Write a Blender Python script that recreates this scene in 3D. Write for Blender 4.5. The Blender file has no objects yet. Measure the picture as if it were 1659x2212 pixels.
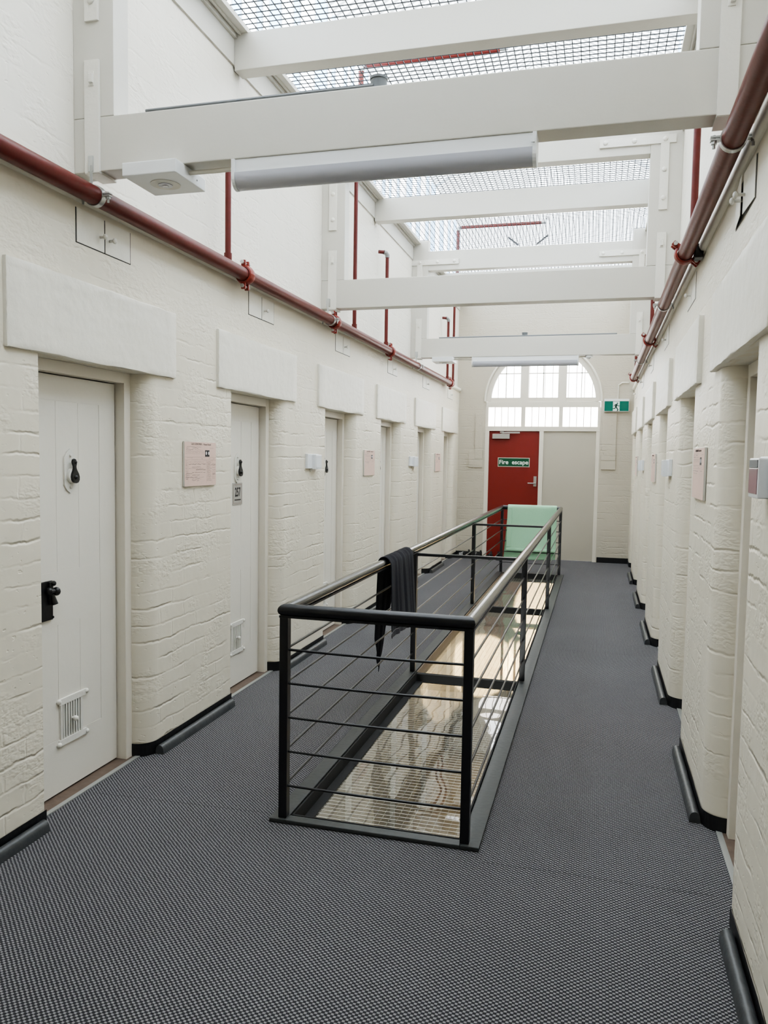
import bpy, bmesh, math, random
from mathutils import Vector, Matrix
random.seed(7)
sc = bpy.context.scene
COL = sc.collection
PI = math.pi

# ------------------------------------------------------------------ materials
def new_mat(name):
    m = bpy.data.materials.new(name); m.use_nodes = True
    nt = m.node_tree
    return m, nt, nt.nodes['Principled BSDF']

def mat(name, col, rough=0.5, metal=0.0, bump=0.0, bscale=60.0, spec=0.5, coat=0.0, vary=0.0):
    m, nt, p = new_mat(name)
    p.inputs['Base Color'].default_value = (*col, 1)
    p.inputs['Roughness'].default_value = rough
    p.inputs['Metallic'].default_value = metal
    p.inputs['Specular IOR Level'].default_value = spec
    p.inputs['Coat Weight'].default_value = coat
    N = nt.nodes; L = nt.links
    tc = N.new('ShaderNodeTexCoord')
    no = N.new('ShaderNodeTexNoise'); no.inputs['Scale'].default_value = bscale; no.inputs['Detail'].default_value = 4
    L.new(tc.outputs['Object'], no.inputs['Vector'])
    if bump > 0:
        b = N.new('ShaderNodeBump'); b.inputs['Strength'].default_value = bump; b.inputs['Distance'].default_value = 0.01
        L.new(no.outputs['Fac'], b.inputs['Height']); L.new(b.outputs['Normal'], p.inputs['Normal'])
    if vary > 0:
        r = N.new('ShaderNodeMixRGB'); r.blend_type = 'MIX'
        r.inputs[1].default_value = (*[c * (1 - vary) for c in col], 1)
        r.inputs[2].default_value = (*[min(1, c * (1 + vary)) for c in col], 1)
        L.new(no.outputs['Fac'], r.inputs[0]); L.new(r.outputs[0], p.inputs['Base Color'])
    return m

def wall_mat(name, axis, col, brick=1.0, zfade=(1.9, 2.3), lo=0.35):
    """thick paint over brickwork: courses, lumps and small pits as bump"""
    m, nt, p = new_mat(name); N = nt.nodes; L = nt.links
    p.inputs['Roughness'].default_value = 0.42
    p.inputs['Specular IOR Level'].default_value = 0.35
    tc = N.new('ShaderNodeTexCoord'); sep = N.new('ShaderNodeSeparateXYZ')
    L.new(tc.outputs['Object'], sep.inputs[0])
    comb = N.new('ShaderNodeCombineXYZ')
    L.new(sep.outputs[axis], comb.inputs[0]); L.new(sep.outputs['Z'], comb.inputs[1])
    dn = N.new('ShaderNodeTexNoise'); dn.inputs['Scale'].default_value = 5; dn.inputs['Detail'].default_value = 1
    L.new(tc.outputs['Object'], dn.inputs['Vector'])
    dm = N.new('ShaderNodeVectorMath'); dm.operation = 'MULTIPLY_ADD'
    dm.inputs[1].default_value = (.07, .034, 0)
    dn2 = N.new('ShaderNodeTexNoise'); dn2.inputs['Scale'].default_value = 26; dn2.inputs['Detail'].default_value = 1; L.new(tc.outputs['Object'], dn2.inputs['Vector'])
    dm0 = N.new('ShaderNodeVectorMath'); dm0.operation = 'MULTIPLY_ADD'; dm0.inputs[1].default_value = (.02, .016, 0)
    L.new(dn2.outputs['Color'], dm0.inputs[0]); L.new(comb.outputs[0], dm0.inputs[2])
    L.new(dn.outputs['Color'], dm.inputs[0]); L.new(dm0.outputs[0], dm.inputs[2])
    def node(t, **kw):
        n = N.new(t)
        for k_, v in kw.items(): setattr(n, k_, v)
        return n
    def mth(op, a, b=None, c=None):
        n = node('ShaderNodeMath', operation=op)
        for i_, v in enumerate((a, b, c)):
            if v is None: continue
            if isinstance(v, (int, float)): n.inputs[i_].default_value = v
            else: L.new(v, n.inputs[i_])
        return n.outputs[0]
    def rng(v, a, b, c, d):
        n = node('ShaderNodeMapRange'); n.interpolation_type = 'SMOOTHSTEP'
        for i_, q in enumerate((a, b, c, d)): n.inputs[i_+1].default_value = q
        L.new(v, n.inputs[0]); return n.outputs[0]
    def noise(scale, det=3, rough=.5, vec=None, mscale=None):
        n = node('ShaderNodeTexNoise'); n.inputs['Scale'].default_value = scale; n.inputs['Detail'].default_value = det; n.inputs['Roughness'].default_value = rough
        src = tc.outputs['Object'] if vec is None else vec
        if mscale:
            mp = node('ShaderNodeMapping'); mp.inputs['Scale'].default_value = mscale; L.new(src, mp.inputs['Vector']); src = mp.outputs[0]
        L.new(src, n.inputs['Vector']); return n.outputs['Fac']
    br = N.new('ShaderNodeTexBrick')
    br.inputs['Scale'].default_value = 1; br.inputs['Brick Width'].default_value = 40
    br.inputs['Row Height'].default_value = .087; br.inputs['Mortar Size'].default_value = .011
    br.inputs['Mortar Smooth'].default_value = 1.0
    L.new(dm.outputs[0], br.inputs['Vector'])
    b2_ = N.new('ShaderNodeTexBrick')
    b2_.inputs['Scale'].default_value = 1; b2_.inputs['Brick Width'].default_value = .25
    b2_.inputs['Row Height'].default_value = .087; b2_.inputs['Mortar Size'].default_value = .009; b2_.inputs['Mortar Smooth'].default_value = 1.0
    L.new(dm.outputs[0], b2_.inputs['Vector'])
    ax = {'Y': (1, 1, 5), 'X': (1, 1, 5)}[axis]
    dash = rng(noise(3.2, 2, .6, mscale=ax), .49, .69, .06, .9)          # joints surface only in stretches
    zf = rng(sep.outputs['Z'], zfade[0], zfade[1], 1.0, lo)
    row = mth('MULTIPLY', mth('MULTIPLY', br.outputs['Fac'], dash), zf)
    vert = mth('MULTIPLY', mth('MULTIPLY', b2_.outputs['Fac'], rng(noise(2.6, 0), .52, .72, 0, .35)), zf)
    lump = noise(6, 2, .5)
    crink = mth('MULTIPLY', mth('ABSOLUTE', mth('SUBTRACT', noise(16, 2, .55, mscale=(1, 1, 1.8)), .5)), rng(noise(4.5, 0), .48, .62, 0, 1))
    pits = rng(noise(1, 1, mscale=(24, 24, 44)), .68, .76, 0, 1)
    pits2 = mth('MULTIPLY', pits, rng(noise(2.2, 0), .45, .6, .2, 1))
    h = mth('MULTIPLY_ADD', row, -.72*brick, mth('MULTIPLY', lump, .55))
    h = mth('MULTIPLY_ADD', vert, -.6*brick, h)
    h = mth('MULTIPLY_ADD', crink, 1.4, h)
    h = mth('MULTIPLY_ADD', pits2, -.22, h)
    pn = node('ShaderNodeTexNoise'); pn.inputs['Scale'].default_value = 2.5; pn.inputs['Detail'].default_value = 2
    L.new(tc.outputs['Object'], pn.inputs['Vector'])
    bp = N.new('ShaderNodeBump'); bp.inputs['Strength'].default_value = .55; bp.inputs['Distance'].default_value = .012
    L.new(h, bp.inputs['Height']); L.new(bp.outputs['Normal'], p.inputs['Normal'])
    cm = N.new('ShaderNodeMixRGB'); cm.inputs[1].default_value = (*[c * .93 for c in col], 1); cm.inputs[2].default_value = (*col, 1)
    L.new(pn.outputs['Fac'], cm.inputs[0]); L.new(cm.outputs[0], p.inputs['Base Color'])
    return m

CREAM = (.81, .752, .618)
M = {}
M['wall_y'] = wall_mat('painted_brick_side', 'Y', CREAM)
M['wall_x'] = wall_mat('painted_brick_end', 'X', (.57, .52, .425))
M['wall_up'] = wall_mat('painted_stone_upper', 'Y', (.84, .80, .705), brick=.6, lo=.6)
M['lintel'] = mat('painted_lintel', (.80, .765, .665), .45, bump=.5, bscale=14)
M['timber'] = mat('white_painted_timber', (.62, .598, .535), .38, bump=.12, bscale=18)
M['door'] = mat('cream_door_paint', (.79, .75, .66), .38, bump=.08, bscale=20)
M['frame'] = mat('cream_frame_paint', (.77, .715, .61), .4, bump=.08, bscale=20)
M['iron_white'] = mat('white_painted_iron', (.76, .735, .665), .4, bump=.15, bscale=50)
M['black_paint'] = mat('black_skirting_paint', (.008, .008, .009), .45, bump=.2, bscale=40)
M['bead'] = mat('dark_grey_painted_bead', (.055, .058, .06), .38, bump=.2, bscale=30, vary=.3)
M['black_iron'] = mat('black_iron', (.009, .009, .010), .35, bump=.1, bscale=60)
M['rail'] = mat('black_gloss_steel', (.010, .010, .012), .3, spec=.5, bump=.04, bscale=90)
M['handrail'] = mat('grey_steel_handrail', (.085, .083, .08), .2, metal=.8, spec=.7, bump=.03, bscale=60)  # paler and more metallic than the rail steel, side handrails only
M['rod'] = mat('dark_steel_rod', (.045, .042, .040), .28, metal=.6)
M['seam'] = mat('carpet_seam_dark', (.03, .03, .033), .9)
M['kerb'] = mat('dark_rubber_kerb', (.040, .043, .042), .5, bump=.15, bscale=40, vary=.25)
M['ledge'] = mat('black_felt_ledge', (.012, .012, .012), .8, bump=.2, bscale=200)
M['woodedge'] = mat('brown_wood_edge', (.17, .12, .085), .5, bump=.2, bscale=30, vary=.3)
M['sill'] = mat('brown_sill', (.13, .092, .068), .55, bump=.2, bscale=25, vary=.3)
M['strip'] = mat('aluminium_strip', (.36, .365, .34), .4, metal=.3)
M['pipe_red'] = mat('red_oxide_pipe', (.115, .018, .014), .38, spec=.32, bump=.05, bscale=40, vary=.15)
M['coupling'] = mat('red_coupling_paint', (.22, .020, .011), .4, bump=.1, bscale=50)
M['galv'] = mat('galvanised_steel', (.52, .53, .52), .32, metal=.8)
M['grey_pvc'] = mat('grey_conduit', (.15, .16, .165), .5)
M['elbow'] = mat('dull_grey_elbow', (.26, .26, .255), .5, metal=.3)
M['plastic'] = mat('white_plastic', (.80, .81, .81), .3)
M['plastic_w'] = mat('white_device_plastic', (.78, .80, .82), .3)
M['diffuser'] = mat('opal_diffuser', (.50, .505, .555), .12, spec=.7)
M['dark'] = mat('dark_gap_shade', (.035, .032, .028), .8)  # shade in gaps and slots, put in as dark colour
M['gap_shade_soft'] = mat('soft_gap_shade', (.22, .21, .19), .8)  # lighter version of the painted gap shade
M['pink'] = mat('pink_record_paper', (.76, .555, .465), .5, vary=.06, bscale=10)
M['board_edge'] = mat('pale_board_edge', (.70, .68, .62), .5)
M['ink'] = mat('brown_black_ink', (.10, .065, .055), .6)
M['ink2'] = mat('faded_ink', (.30, .19, .16), .6)
M['photo_dark'] = mat('photo_dark', (.02, .018, .02), .5)
M['photo_pale'] = mat('photo_pale', (.75, .72, .72), .5)
M['red_door'] = mat('red_fire_door_paint', (.200, .011, .006), .5, bump=.05, bscale=60)
M['green'] = mat('sign_green', (.0, .075, .030), .4)
M['sign_white'] = mat('sign_white', (.72, .80, .74), .4)
M['sign_edge'] = mat('sign_cream_border', (.62, .56, .48), .4)
M['alu'] = mat('satin_aluminium', (.42, .40, .37), .38, metal=.5)
M['plate_grey'] = mat('grey_number_plate', (.42, .40, .36), .4, metal=.1)
M['mesh_wire'] = mat('dark_mesh_wire', (.016, .018, .020), .5, metal=.2)
M['glass_wire'] = mat('pale_glass_wire', (.42, .42, .39), .4, metal=.1)
M['pinkface'] = mat('mauve_reader_face', (.33, .23, .25), .15)
M['shoe_black'] = mat('black_shoe', (.012, .012, .014), .6)
M['shoe_white'] = mat('white_shoe_stripe', (.7, .7, .7), .5)
M['low_floor'] = mat('lower_floor_boards', (.26, .225, .18), .5, vary=.15, bscale=6)
M['low_wall'] = mat('lower_wall_paint', (.36, .35, .315), .6, vary=.08, bscale=3)
M['bars'] = mat('window_bars_paint', (.50, .46, .43), .5)

def towel_mat(name, col, ribs, freq):
    m, nt, p = new_mat(name); N = nt.nodes; L = nt.links
    p.inputs['Roughness'].default_value = .95; p.inputs['Specular IOR Level'].default_value = .1
    p.inputs['Sheen Weight'].default_value = .06; p.inputs['Sheen Roughness'].default_value = .5
    tc = N.new('ShaderNodeTexCoord')
    no = N.new('ShaderNodeTexNoise'); no.inputs['Scale'].default_value = freq; no.inputs['Detail'].default_value = 3
    L.new(tc.outputs['Object'], no.inputs['Vector'])
    mx = N.new('ShaderNodeMixRGB'); mx.inputs[1].default_value = (*[c * (1 - ribs) for c in col], 1); mx.inputs[2].default_value = (*[c * (1 + ribs) for c in col], 1)
    L.new(no.outputs['Fac'], mx.inputs[0]); L.new(mx.outputs[0], p.inputs['Base Color'])
    b = N.new('ShaderNodeBump'); b.inputs['Strength'].default_value = .6; b.inputs['Distance'].default_value = .004
    L.new(no.outputs['Fac'], b.inputs['Height']); L.new(b.outputs['Normal'], p.inputs['Normal'])
    return m
M['towel_dark'] = towel_mat('charcoal_terry', (.016, .0155, .020), .7, 260)
M['towel_hem'] = towel_mat('charcoal_hem', (.042, .040, .046), .2, 100)
M['towel_green'] = towel_mat('mint_terry', (.38, .66, .45), .08, 160)

def carpet():
    m, nt, p = new_mat('grey_woven_carpet'); N = nt.nodes; L = nt.links
    p.inputs['Roughness'].default_value = .92; p.inputs['Specular IOR Level'].default_value = .15
    tc = N.new('ShaderNodeTexCoord'); sep = N.new('ShaderNodeSeparateXYZ'); L.new(tc.outputs['Object'], sep.inputs[0])
    dn = N.new('ShaderNodeTexNoise'); dn.inputs['Scale'].default_value = 60; L.new(tc.outputs['Object'], dn.inputs['Vector'])
    def osc(src, period, add=None, phase=0):
        a = N.new('ShaderNodeMath'); a.operation = 'MULTIPLY_ADD'; a.inputs[1].default_value = 2 * PI / period; a.inputs[2].default_value = phase
        L.new(src, a.inputs[0]); out = a.outputs[0]
        if add is not None:
            c = N.new('ShaderNodeMath'); c.operation = 'ADD'; L.new(out, c.inputs[0]); L.new(add, c.inputs[1]); out = c.outputs[0]
        s = N.new('ShaderNodeMath'); s.operation = 'SINE'; L.new(out, s.inputs[0]); return s.outputs[0]
    jit = N.new('ShaderNodeMath'); jit.operation = 'MULTIPLY'; jit.inputs[1].default_value = 1.6; L.new(dn.outputs['Fac'], jit.inputs[0])
    sx = osc(sep.outputs['X'], .0185, jit.outputs[0]); sy = osc(sep.outputs['Y'], .0165, jit.outputs[0])
    pr = N.new('ShaderNodeMath'); pr.operation = 'MULTIPLY'; L.new(sx, pr.inputs[0]); L.new(sy, pr.inputs[1])   # staggered loops
    mr = N.new('ShaderNodeMapRange'); mr.inputs[1].default_value = -.15; mr.inputs[2].default_value = .55; L.new(pr.outputs[0], mr.inputs[0])
    big = N.new('ShaderNodeTexNoise'); big.inputs['Scale'].default_value = 1.3; big.inputs['Detail'].default_value = 4; L.new(tc.outputs['Object'], big.inputs['Vector'])
    fine = N.new('ShaderNodeTexNoise'); fine.inputs['Scale'].default_value = 420; L.new(tc.outputs['Object'], fine.inputs['Vector'])
    c1 = N.new('ShaderNodeMixRGB'); c1.inputs[1].default_value = (.036, .0352, .039, 1); c1.inputs[2].default_value = (.295, .288, .294, 1)
    L.new(mr.outputs[0], c1.inputs[0])
    c2 = N.new('ShaderNodeMixRGB'); c2.blend_type = 'MULTIPLY'; c2.inputs[0].default_value = .45; L.new(c1.outputs[0], c2.inputs[1]); L.new(fine.outputs['Color'], c2.inputs[2])
    bw = N.new('ShaderNodeMapRange'); bw.inputs[3].default_value = 1.0; bw.inputs[4].default_value = 1.32; L.new(big.outputs['Fac'], bw.inputs[0])
    c3 = N.new('ShaderNodeVectorMath'); c3.operation = 'SCALE'; L.new(c2.outputs[0], c3.inputs[0]); L.new(bw.outputs[0], c3.inputs['Scale'])
    L.new(c3.outputs[0], p.inputs['Base Color'])
    b = N.new('ShaderNodeBump'); b.inputs['Strength'].default_value = .5; b.inputs['Distance'].default_value = .004
    L.new(mr.outputs[0], b.inputs['Height']); L.new(b.outputs['Normal'], p.inputs['Normal'])
    return m
M['carpet'] = carpet()

def thin_glass(name, tint=(.93, .95, .93), rough=.02, ior=1.5, wavy=0.0, fmax=.8):
    m = bpy.data.materials.new(name); m.use_nodes = True; nt = m.node_tree; N = nt.nodes; L = nt.links
    N.remove(N['Principled BSDF'])
    out = N['Material Output']
    t = N.new('ShaderNodeBsdfTransparent'); t.inputs[0].default_value = (*tint, 1)
    g = N.new('ShaderNodeBsdfGlossy'); g.inputs['Roughness'].default_value = rough
    f = N.new('ShaderNodeFresnel'); f.inputs['IOR'].default_value = ior
    mx = N.new('ShaderNodeMixShader')
    if wavy:
        tc = N.new('ShaderNodeTexCoord'); no = N.new('ShaderNodeTexNoise'); no.inputs['Scale'].default_value = 2.2; no.inputs['Detail'].default_value = 1
        L.new(tc.outputs['Object'], no.inputs['Vector'])
        b = N.new('ShaderNodeBump'); b.inputs['Strength'].default_value = wavy; b.inputs['Distance'].default_value = .05
        L.new(no.outputs['Fac'], b.inputs['Height']); L.new(b.outputs['Normal'], g.inputs['Normal'])
    mn = N.new('ShaderNodeMath'); mn.operation = 'MINIMUM'; mn.inputs[1].default_value = fmax; L.new(f.outputs[0], mn.inputs[0])
    L.new(mn.outputs[0], mx.inputs[0]); L.new(t.outputs[0], mx.inputs[1]); L.new(g.outputs[0], mx.inputs[2])
    L.new(mx.outputs[0], out.inputs[0])
    return m
M['floor_glass'] = thin_glass('floor_glass', (.80, .81, .76), .015, 1.7, wavy=.16, fmax=.24)
M['win_glass'] = thin_glass('clear_window_glass', (.97, .98, .98))

def translucent_glow(name, col, emis, estr, tr=.6, ribs=0, ax='Y'):  # sheet whose daylight is put in as its own glow
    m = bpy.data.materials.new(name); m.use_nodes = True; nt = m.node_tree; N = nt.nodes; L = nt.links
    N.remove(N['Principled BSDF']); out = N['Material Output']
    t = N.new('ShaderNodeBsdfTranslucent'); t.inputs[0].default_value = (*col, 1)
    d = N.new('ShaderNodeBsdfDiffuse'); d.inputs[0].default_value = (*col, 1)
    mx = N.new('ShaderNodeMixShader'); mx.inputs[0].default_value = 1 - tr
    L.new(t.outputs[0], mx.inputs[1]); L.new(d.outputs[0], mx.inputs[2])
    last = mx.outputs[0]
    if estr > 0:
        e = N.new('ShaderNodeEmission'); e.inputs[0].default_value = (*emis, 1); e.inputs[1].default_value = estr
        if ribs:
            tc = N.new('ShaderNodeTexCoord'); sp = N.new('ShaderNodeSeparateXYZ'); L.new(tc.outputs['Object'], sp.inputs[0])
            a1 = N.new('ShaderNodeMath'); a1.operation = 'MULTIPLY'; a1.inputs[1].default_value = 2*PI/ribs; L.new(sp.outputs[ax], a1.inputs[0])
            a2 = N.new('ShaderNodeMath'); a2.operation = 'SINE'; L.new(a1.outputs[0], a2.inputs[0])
            a3 = N.new('ShaderNodeMapRange'); a3.inputs[1].default_value = -1; a3.inputs[2].default_value = .6; a3.inputs[3].default_value = estr*.12; a3.inputs[4].default_value = estr*2.0; L.new(a2.outputs[0], a3.inputs[0])  # striped glow paints the light and shade of the corrugation
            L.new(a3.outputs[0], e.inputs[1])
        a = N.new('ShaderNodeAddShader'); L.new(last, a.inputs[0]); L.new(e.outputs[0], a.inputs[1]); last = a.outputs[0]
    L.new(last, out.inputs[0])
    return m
M['roof'] = translucent_glow('glowing_corrugated_sheet', (.28, .30, .31), (.93, .97, 1.0), .80, ribs=.0425)  # daylight as emission, striped like shaded corrugation
M['roof_x'] = translucent_glow('striped_glow_gable', (.28, .30, .31), (.93, .97, 1.0), .80, ribs=.05, ax='X')  # flat sheet, its corrugation only painted as glow stripes
M['roof_clear'] = translucent_glow('glowing_blue_glazing', (.40, .58, .78), (.45, .70, 1.0), .55)  # blue sky seen through, painted as glow
M['roof_white'] = translucent_glow('glowing_white_glazing', (.75, .78, .82), (.95, .97, 1.0), 1.7)  # white daylight painted as glow
M['frost'] = translucent_glow('glowing_frosted_glass', (.80, .76, .72), (1, .95, .9), 0.9, tr=.95)  # daylight behind the panes added as glow

# ------------------------------------------------------------------ mesh helpers
class MB:
    def __init__(self): self.bm = bmesh.new()
    def box(self, x0, x1, y0, y1, z0, z1, bev=0.0):
        b = bmesh.new()
        x0, x1 = min(x0, x1), max(x0, x1); y0, y1 = min(y0, y1), max(y0, y1); z0, z1 = min(z0, z1), max(z0, z1)
        vs = [b.verts.new(c) for c in [(x0,y0,z0),(x1,y0,z0),(x1,y1,z0),(x0,y1,z0),(x0,y0,z1),(x1,y0,z1),(x1,y1,z1),(x0,y1,z1)]]
        for f in [(3,2,1,0),(4,5,6,7),(0,1,5,4),(1,2,6,5),(2,3,7,6),(3,0,4,7)]: b.faces.new([vs[i] for i in f])
        if bev > 0: bmesh.ops.bevel(b, geom=b.edges[:], offset=bev, segments=2, affect='EDGES', profile=.6)
        self.merge(b); return self
    def merge(self, b):
        t = bpy.data.meshes.new('tmp'); b.to_mesh(t); b.free(); self.bm.from_mesh(t); bpy.data.meshes.remove(t)
    def frames(self, pts, closed=False):
        pts = [Vector(p) for p in pts]; n = len(pts); out = []
        for i in range(n):
            if closed: a, c = pts[i-1], pts[(i+1) % n]
            else: a, c = pts[max(i-1,0)], pts[min(i+1,n-1)]
            out.append((c-a).normalized())
        return pts, out
    def tube(self, pts, r, seg=12, closed=False, cap=True):
        pts, tan = self.frames(pts, closed)
        ref = Vector((0,0,1)) if abs(tan[0].z) < .9 else Vector((1,0,0))
        rings = []
        for i, (p, t) in enumerate(zip(pts, tan)):
            u = t.cross(ref)
            if u.length < 1e-4: u = t.cross(Vector((0,1,0)))
            u.normalize(); v = u.cross(t).normalized()
            k = 1.0
            if 0 < i < len(pts)-1 or closed:
                a = (pts[i]-pts[i-1]).normalized(); k = 1/max(.5, abs(a.dot(t)))
            rr = r[i] if isinstance(r, (list, tuple)) else r
            ring = []
            for s in range(seg):
                an = 2*PI*s/seg; d = u*math.cos(an) + v*math.sin(an)
                if k > 1.001:
                    nn = None
                ring.append(self.bm.verts.new(p + d*rr))
            rings.append(ring)
        m = len(rings)
        for i in range(m if closed else m-1):
            A, B = rings[i], rings[(i+1) % m]
            for s in range(seg): self.bm.faces.new([A[s], A[(s+1)%seg], B[(s+1)%seg], B[s]])
        if cap and not closed:
            self.bm.faces.new(rings[0][::-1]); self.bm.faces.new(rings[-1])
        return self
    def cyl(self, a, b, r, seg=16): return self.tube([a, b], r, seg)
    def sphere(self, c, r, seg=12, sc_=(1,1,1)):
        b = bmesh.new(); bmesh.ops.create_uvsphere(b, u_segments=seg, v_segments=max(6, seg//2), radius=r)
        for v in b.verts: v.co = Vector((v.co.x*sc_[0]+c[0], v.co.y*sc_[1]+c[1], v.co.z*sc_[2]+c[2]))
        self.merge(b); return self
    def prism(self, pts, d):
        """closed planar polygon (3-D points) pushed along d"""
        d = Vector(d); A = [self.bm.verts.new(p) for p in pts]; B = [self.bm.verts.new(Vector(p)+d) for p in pts]
        n = len(A)
        self.bm.faces.new(A); self.bm.faces.new(B[::-1])
        for i in range(n): self.bm.faces.new([A[i], B[i], B[(i+1)%n], A[(i+1)%n]])
        return self
    def quad(self, *p):
        self.bm.faces.new([self.bm.verts.new(q) for q in p]); return self
    def grid(self, rows, closed=False):
        R = [[self.bm.verts.new(p) for p in r] for r in rows]
        for i in range(len(R)-1):
            for j in range(len(R[i])-1): self.bm.faces.new([R[i][j], R[i][j+1], R[i+1][j+1], R[i+1][j]])
        return self
    def build(self, name, m, parent=None, smooth=False, recalc=True):
        if recalc: bmesh.ops.recalc_face_normals(self.bm, faces=self.bm.faces[:])
        me = bpy.data.meshes.new(name)
        off = Vector((0,0,0)); q = parent
        while q is not None: off += q.location; q = q.parent
        if off.length > 0:
            for v in self.bm.verts: v.co -= off
        self.bm.to_mesh(me); self.bm.free()
        me.materials.append(M[m] if isinstance(m, str) else m)
        if smooth:
            for f in me.polygons: f.use_smooth = True
            try: me.set_sharp_from_angle(angle=math.radians(40))
            except Exception: pass
        o = bpy.data.objects.new(name, me); COL.objects.link(o)
        if parent is not None: o.parent = parent
        return o

def thing(name, label, cat, loc=(0,0,0), group=None, kind=None):
    o = bpy.data.objects.new(name, None); COL.objects.link(o); o.location = loc
    o.empty_display_size = .05
    return tag(o, label, cat, group, kind)
def tag(o, label=None, cat=None, group=None, kind=None):
    if label: o['label'] = label
    if cat: o['category'] = cat
    if group: o['group'] = group
    if kind: o['kind'] = kind
    return o
def struct(o, label=None, cat=None): return tag(o, label, cat, None, 'structure')
def copy_tree(o, parent=None):
    c = o.copy(); COL.objects.link(c); c.parent = parent
    for ch in list(o.children): copy_tree(ch, c)
    return c
def text_mesh(s, size, name, m, parent, origin, ux, uy, align='LEFT', depth=0.0006, offset=0.0, sx=1.0, bold=0.0):
    cu = bpy.data.curves.new('t', 'FONT'); cu.body = s; cu.size = size; cu.align_x = align; cu.extrude = depth
    t = bpy.data.objects.new('t', cu); COL.objects.link(t)
    bpy.context.view_layer.update()
    me = bpy.data.meshes.new_from_object(t.evaluated_get(bpy.context.evaluated_depsgraph_get()))
    bpy.data.objects.remove(t); bpy.data.curves.remove(cu)
    ux = Vector(ux); uy = Vector(uy); uz = ux.cross(uy); o3 = Vector(origin)
    off = Vector((0,0,0)); q = parent
    while q is not None: off += q.location; q = q.parent
    for v in me.vertices: v.co = o3 + ux*v.co.x*sx + uy*v.co.y + uz*v.co.z - off
    if bold > 0:      # heavier strokes: the same letters laid over each other with a small shift
        b = bmesh.new()
        for q, (a, c) in enumerate(((0, 0), (bold, 0), (-bold, 0), (0, bold), (0, -bold))):
            m2 = me.copy(); m2.transform(Matrix.Translation(ux*a + uy*c + uz*(.00004*q))); b.from_mesh(m2); bpy.data.meshes.remove(m2)
        b.to_mesh(me); b.free()
    me.materials.clear(); me.materials.append(M[m]); me.name = name
    o = bpy.data.objects.new(name, me); COL.objects.link(o); o.parent = parent
    return o

# ------------------------------------------------------------------ dimensions
XL, XR = -2.17, .48          # lower wall faces
UL, UR = -2.20, .505         # upper wall faces
YE = 12.433                  # end wall face
YB = -1.9                    # face of the added wall behind the camera
ZL = 1.946                   # lintel bottom
P = 1.707                    # cell pitch
J0, J1, B1 = 2.70, 3.46, 3.56   # opening: near jamb, far reveal, end of rounded corner
NTH = ['nearest', 'second', 'third', 'fourth', 'fifth', 'farthest']
def sx(side, d): return XL - d if side == 'left' else XR + d      # d = depth into the wall, negative = out into the corridor
def sgn(side): return 1 if side == 'left' else -1                 # direction towards the corridor

# ------------------------------------------------------------------ floor and well
WX0, WX1, WY0, WY1 = -1.215, -.492, 3.06, 10.72
m = MB()
for (a, b, c, d) in [(-2.75, WX0, YB, YE+.4), (WX1, 1.05, YB, YE+.4), (WX0, WX1, YB, WY0), (WX0, WX1, WY1, YE+.4)]:
    m.box(a, b, c, d, -.062, 0)
fl_ = struct(m.build('floor', 'carpet'), 'grey woven carpet floor around the glazed well', 'floor')
for pts in ([(-2.15, 3.03), (-1.9, 3.045), (-1.6, 3.06), (-1.32, 3.075)], [(-.39, 2.93), (-.1, 2.94), (.2, 2.935), (.45, 2.94)], [(-.39, 6.52), (0, 6.53), (.45, 6.52)], [(-2.15, 6.5), (-1.32, 6.52)]):
    q = MB()
    for (a, b), (c, d) in zip(pts[:-1], pts[1:]): q.quad((a, b-.0012, .0006), (c, d-.0012, .0006), (c, d+.0012, .0006), (a, b+.0012, .0006))
    q.build('carpet_seam', 'seam', fl_)

k = thing('kerb_frame', 'dark grey kerb around the long glazed opening in the carpet', 'kerb', (-.85, 3.0, 0))
def kerb_piece(x0, x1, y0, y1):
    m = MB(); m.box(x0, x1, y0, y1, .001, .018, .004); return m
kb = [(-1.30, -1.225, 3.0, 10.79), (-.482, -.405, 3.0, 10.79), (-1.225, -.482, 3.0, 3.05), (-1.225, -.482, 10.73, 10.79)]
for q in kb: kerb_piece(*q).build('kerb_strip', 'kerb', k)
for y in (5.448, 8.222):
    MB().box(WX0, WX1, y-.022, y+.022, -.058, .004, .002).build('glazing_bar', 'ledge', k)
lin = MB()
lin.box(WX0-.004, WX0+.004, WY0, 5.45, -.062, .015)
lin.box(WX1-.004, WX1+.004, WY0, WY1, -.062, .015)
lin.box(WX0, WX1, WY1-.006, WY1+.006, -.10, .015); lin.box(WX0, WX1, WY0-.004, WY0+.004, -.06, .017)
lin.build('black_lining', 'ledge', k)
ln2 = MB(); ln2.box(WX0-.004, WX0+.004, 5.45, WY1, -.075, .012)
ln2.build('wood_lining', 'woodedge', k)
ld = MB(); ld.box(WX0, WX0+.048, WY0, 5.43, -.062, -.047)
ld.build('felt_ledge', 'ledge', k)

seg = [(3.065, 5.425), (5.471, 8.199), (8.245, 10.712)]
for i, (y0, y1) in enumerate(seg):
    t = thing('glass_floor_panel', ['nearest wired glass panel in the well, reflecting the skylight', 'middle wired glass panel in the well with warm light below', 'farthest wired glass panel in the well, towards the red door'][i], 'glass panel', (-.85, (y0+y1)/2, -.06), 'wired glass panels in the well')
    g = MB(); g.quad((WX0+.005, y0, -.05), (WX1-.005, y0, -.05), (WX1-.005, y1, -.05), (WX0+.005, y1, -.05)); g.build('glass', 'floor_glass', t)
    w = MB(); h = .00065
    n = int((y1-y0)/.034)
    for q in range(n):
        y = y0+.02+q*.034; w.box(WX0+.006, WX1-.006, y-h, y+h, -.0555, -.0545)
    for q in range(21):
        x = WX0+.03+q*.034; w.box(x-h, x+h, y0, y1, -.0555, -.0545)
    w.build('wire_grid', 'glass_wire', t)

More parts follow.
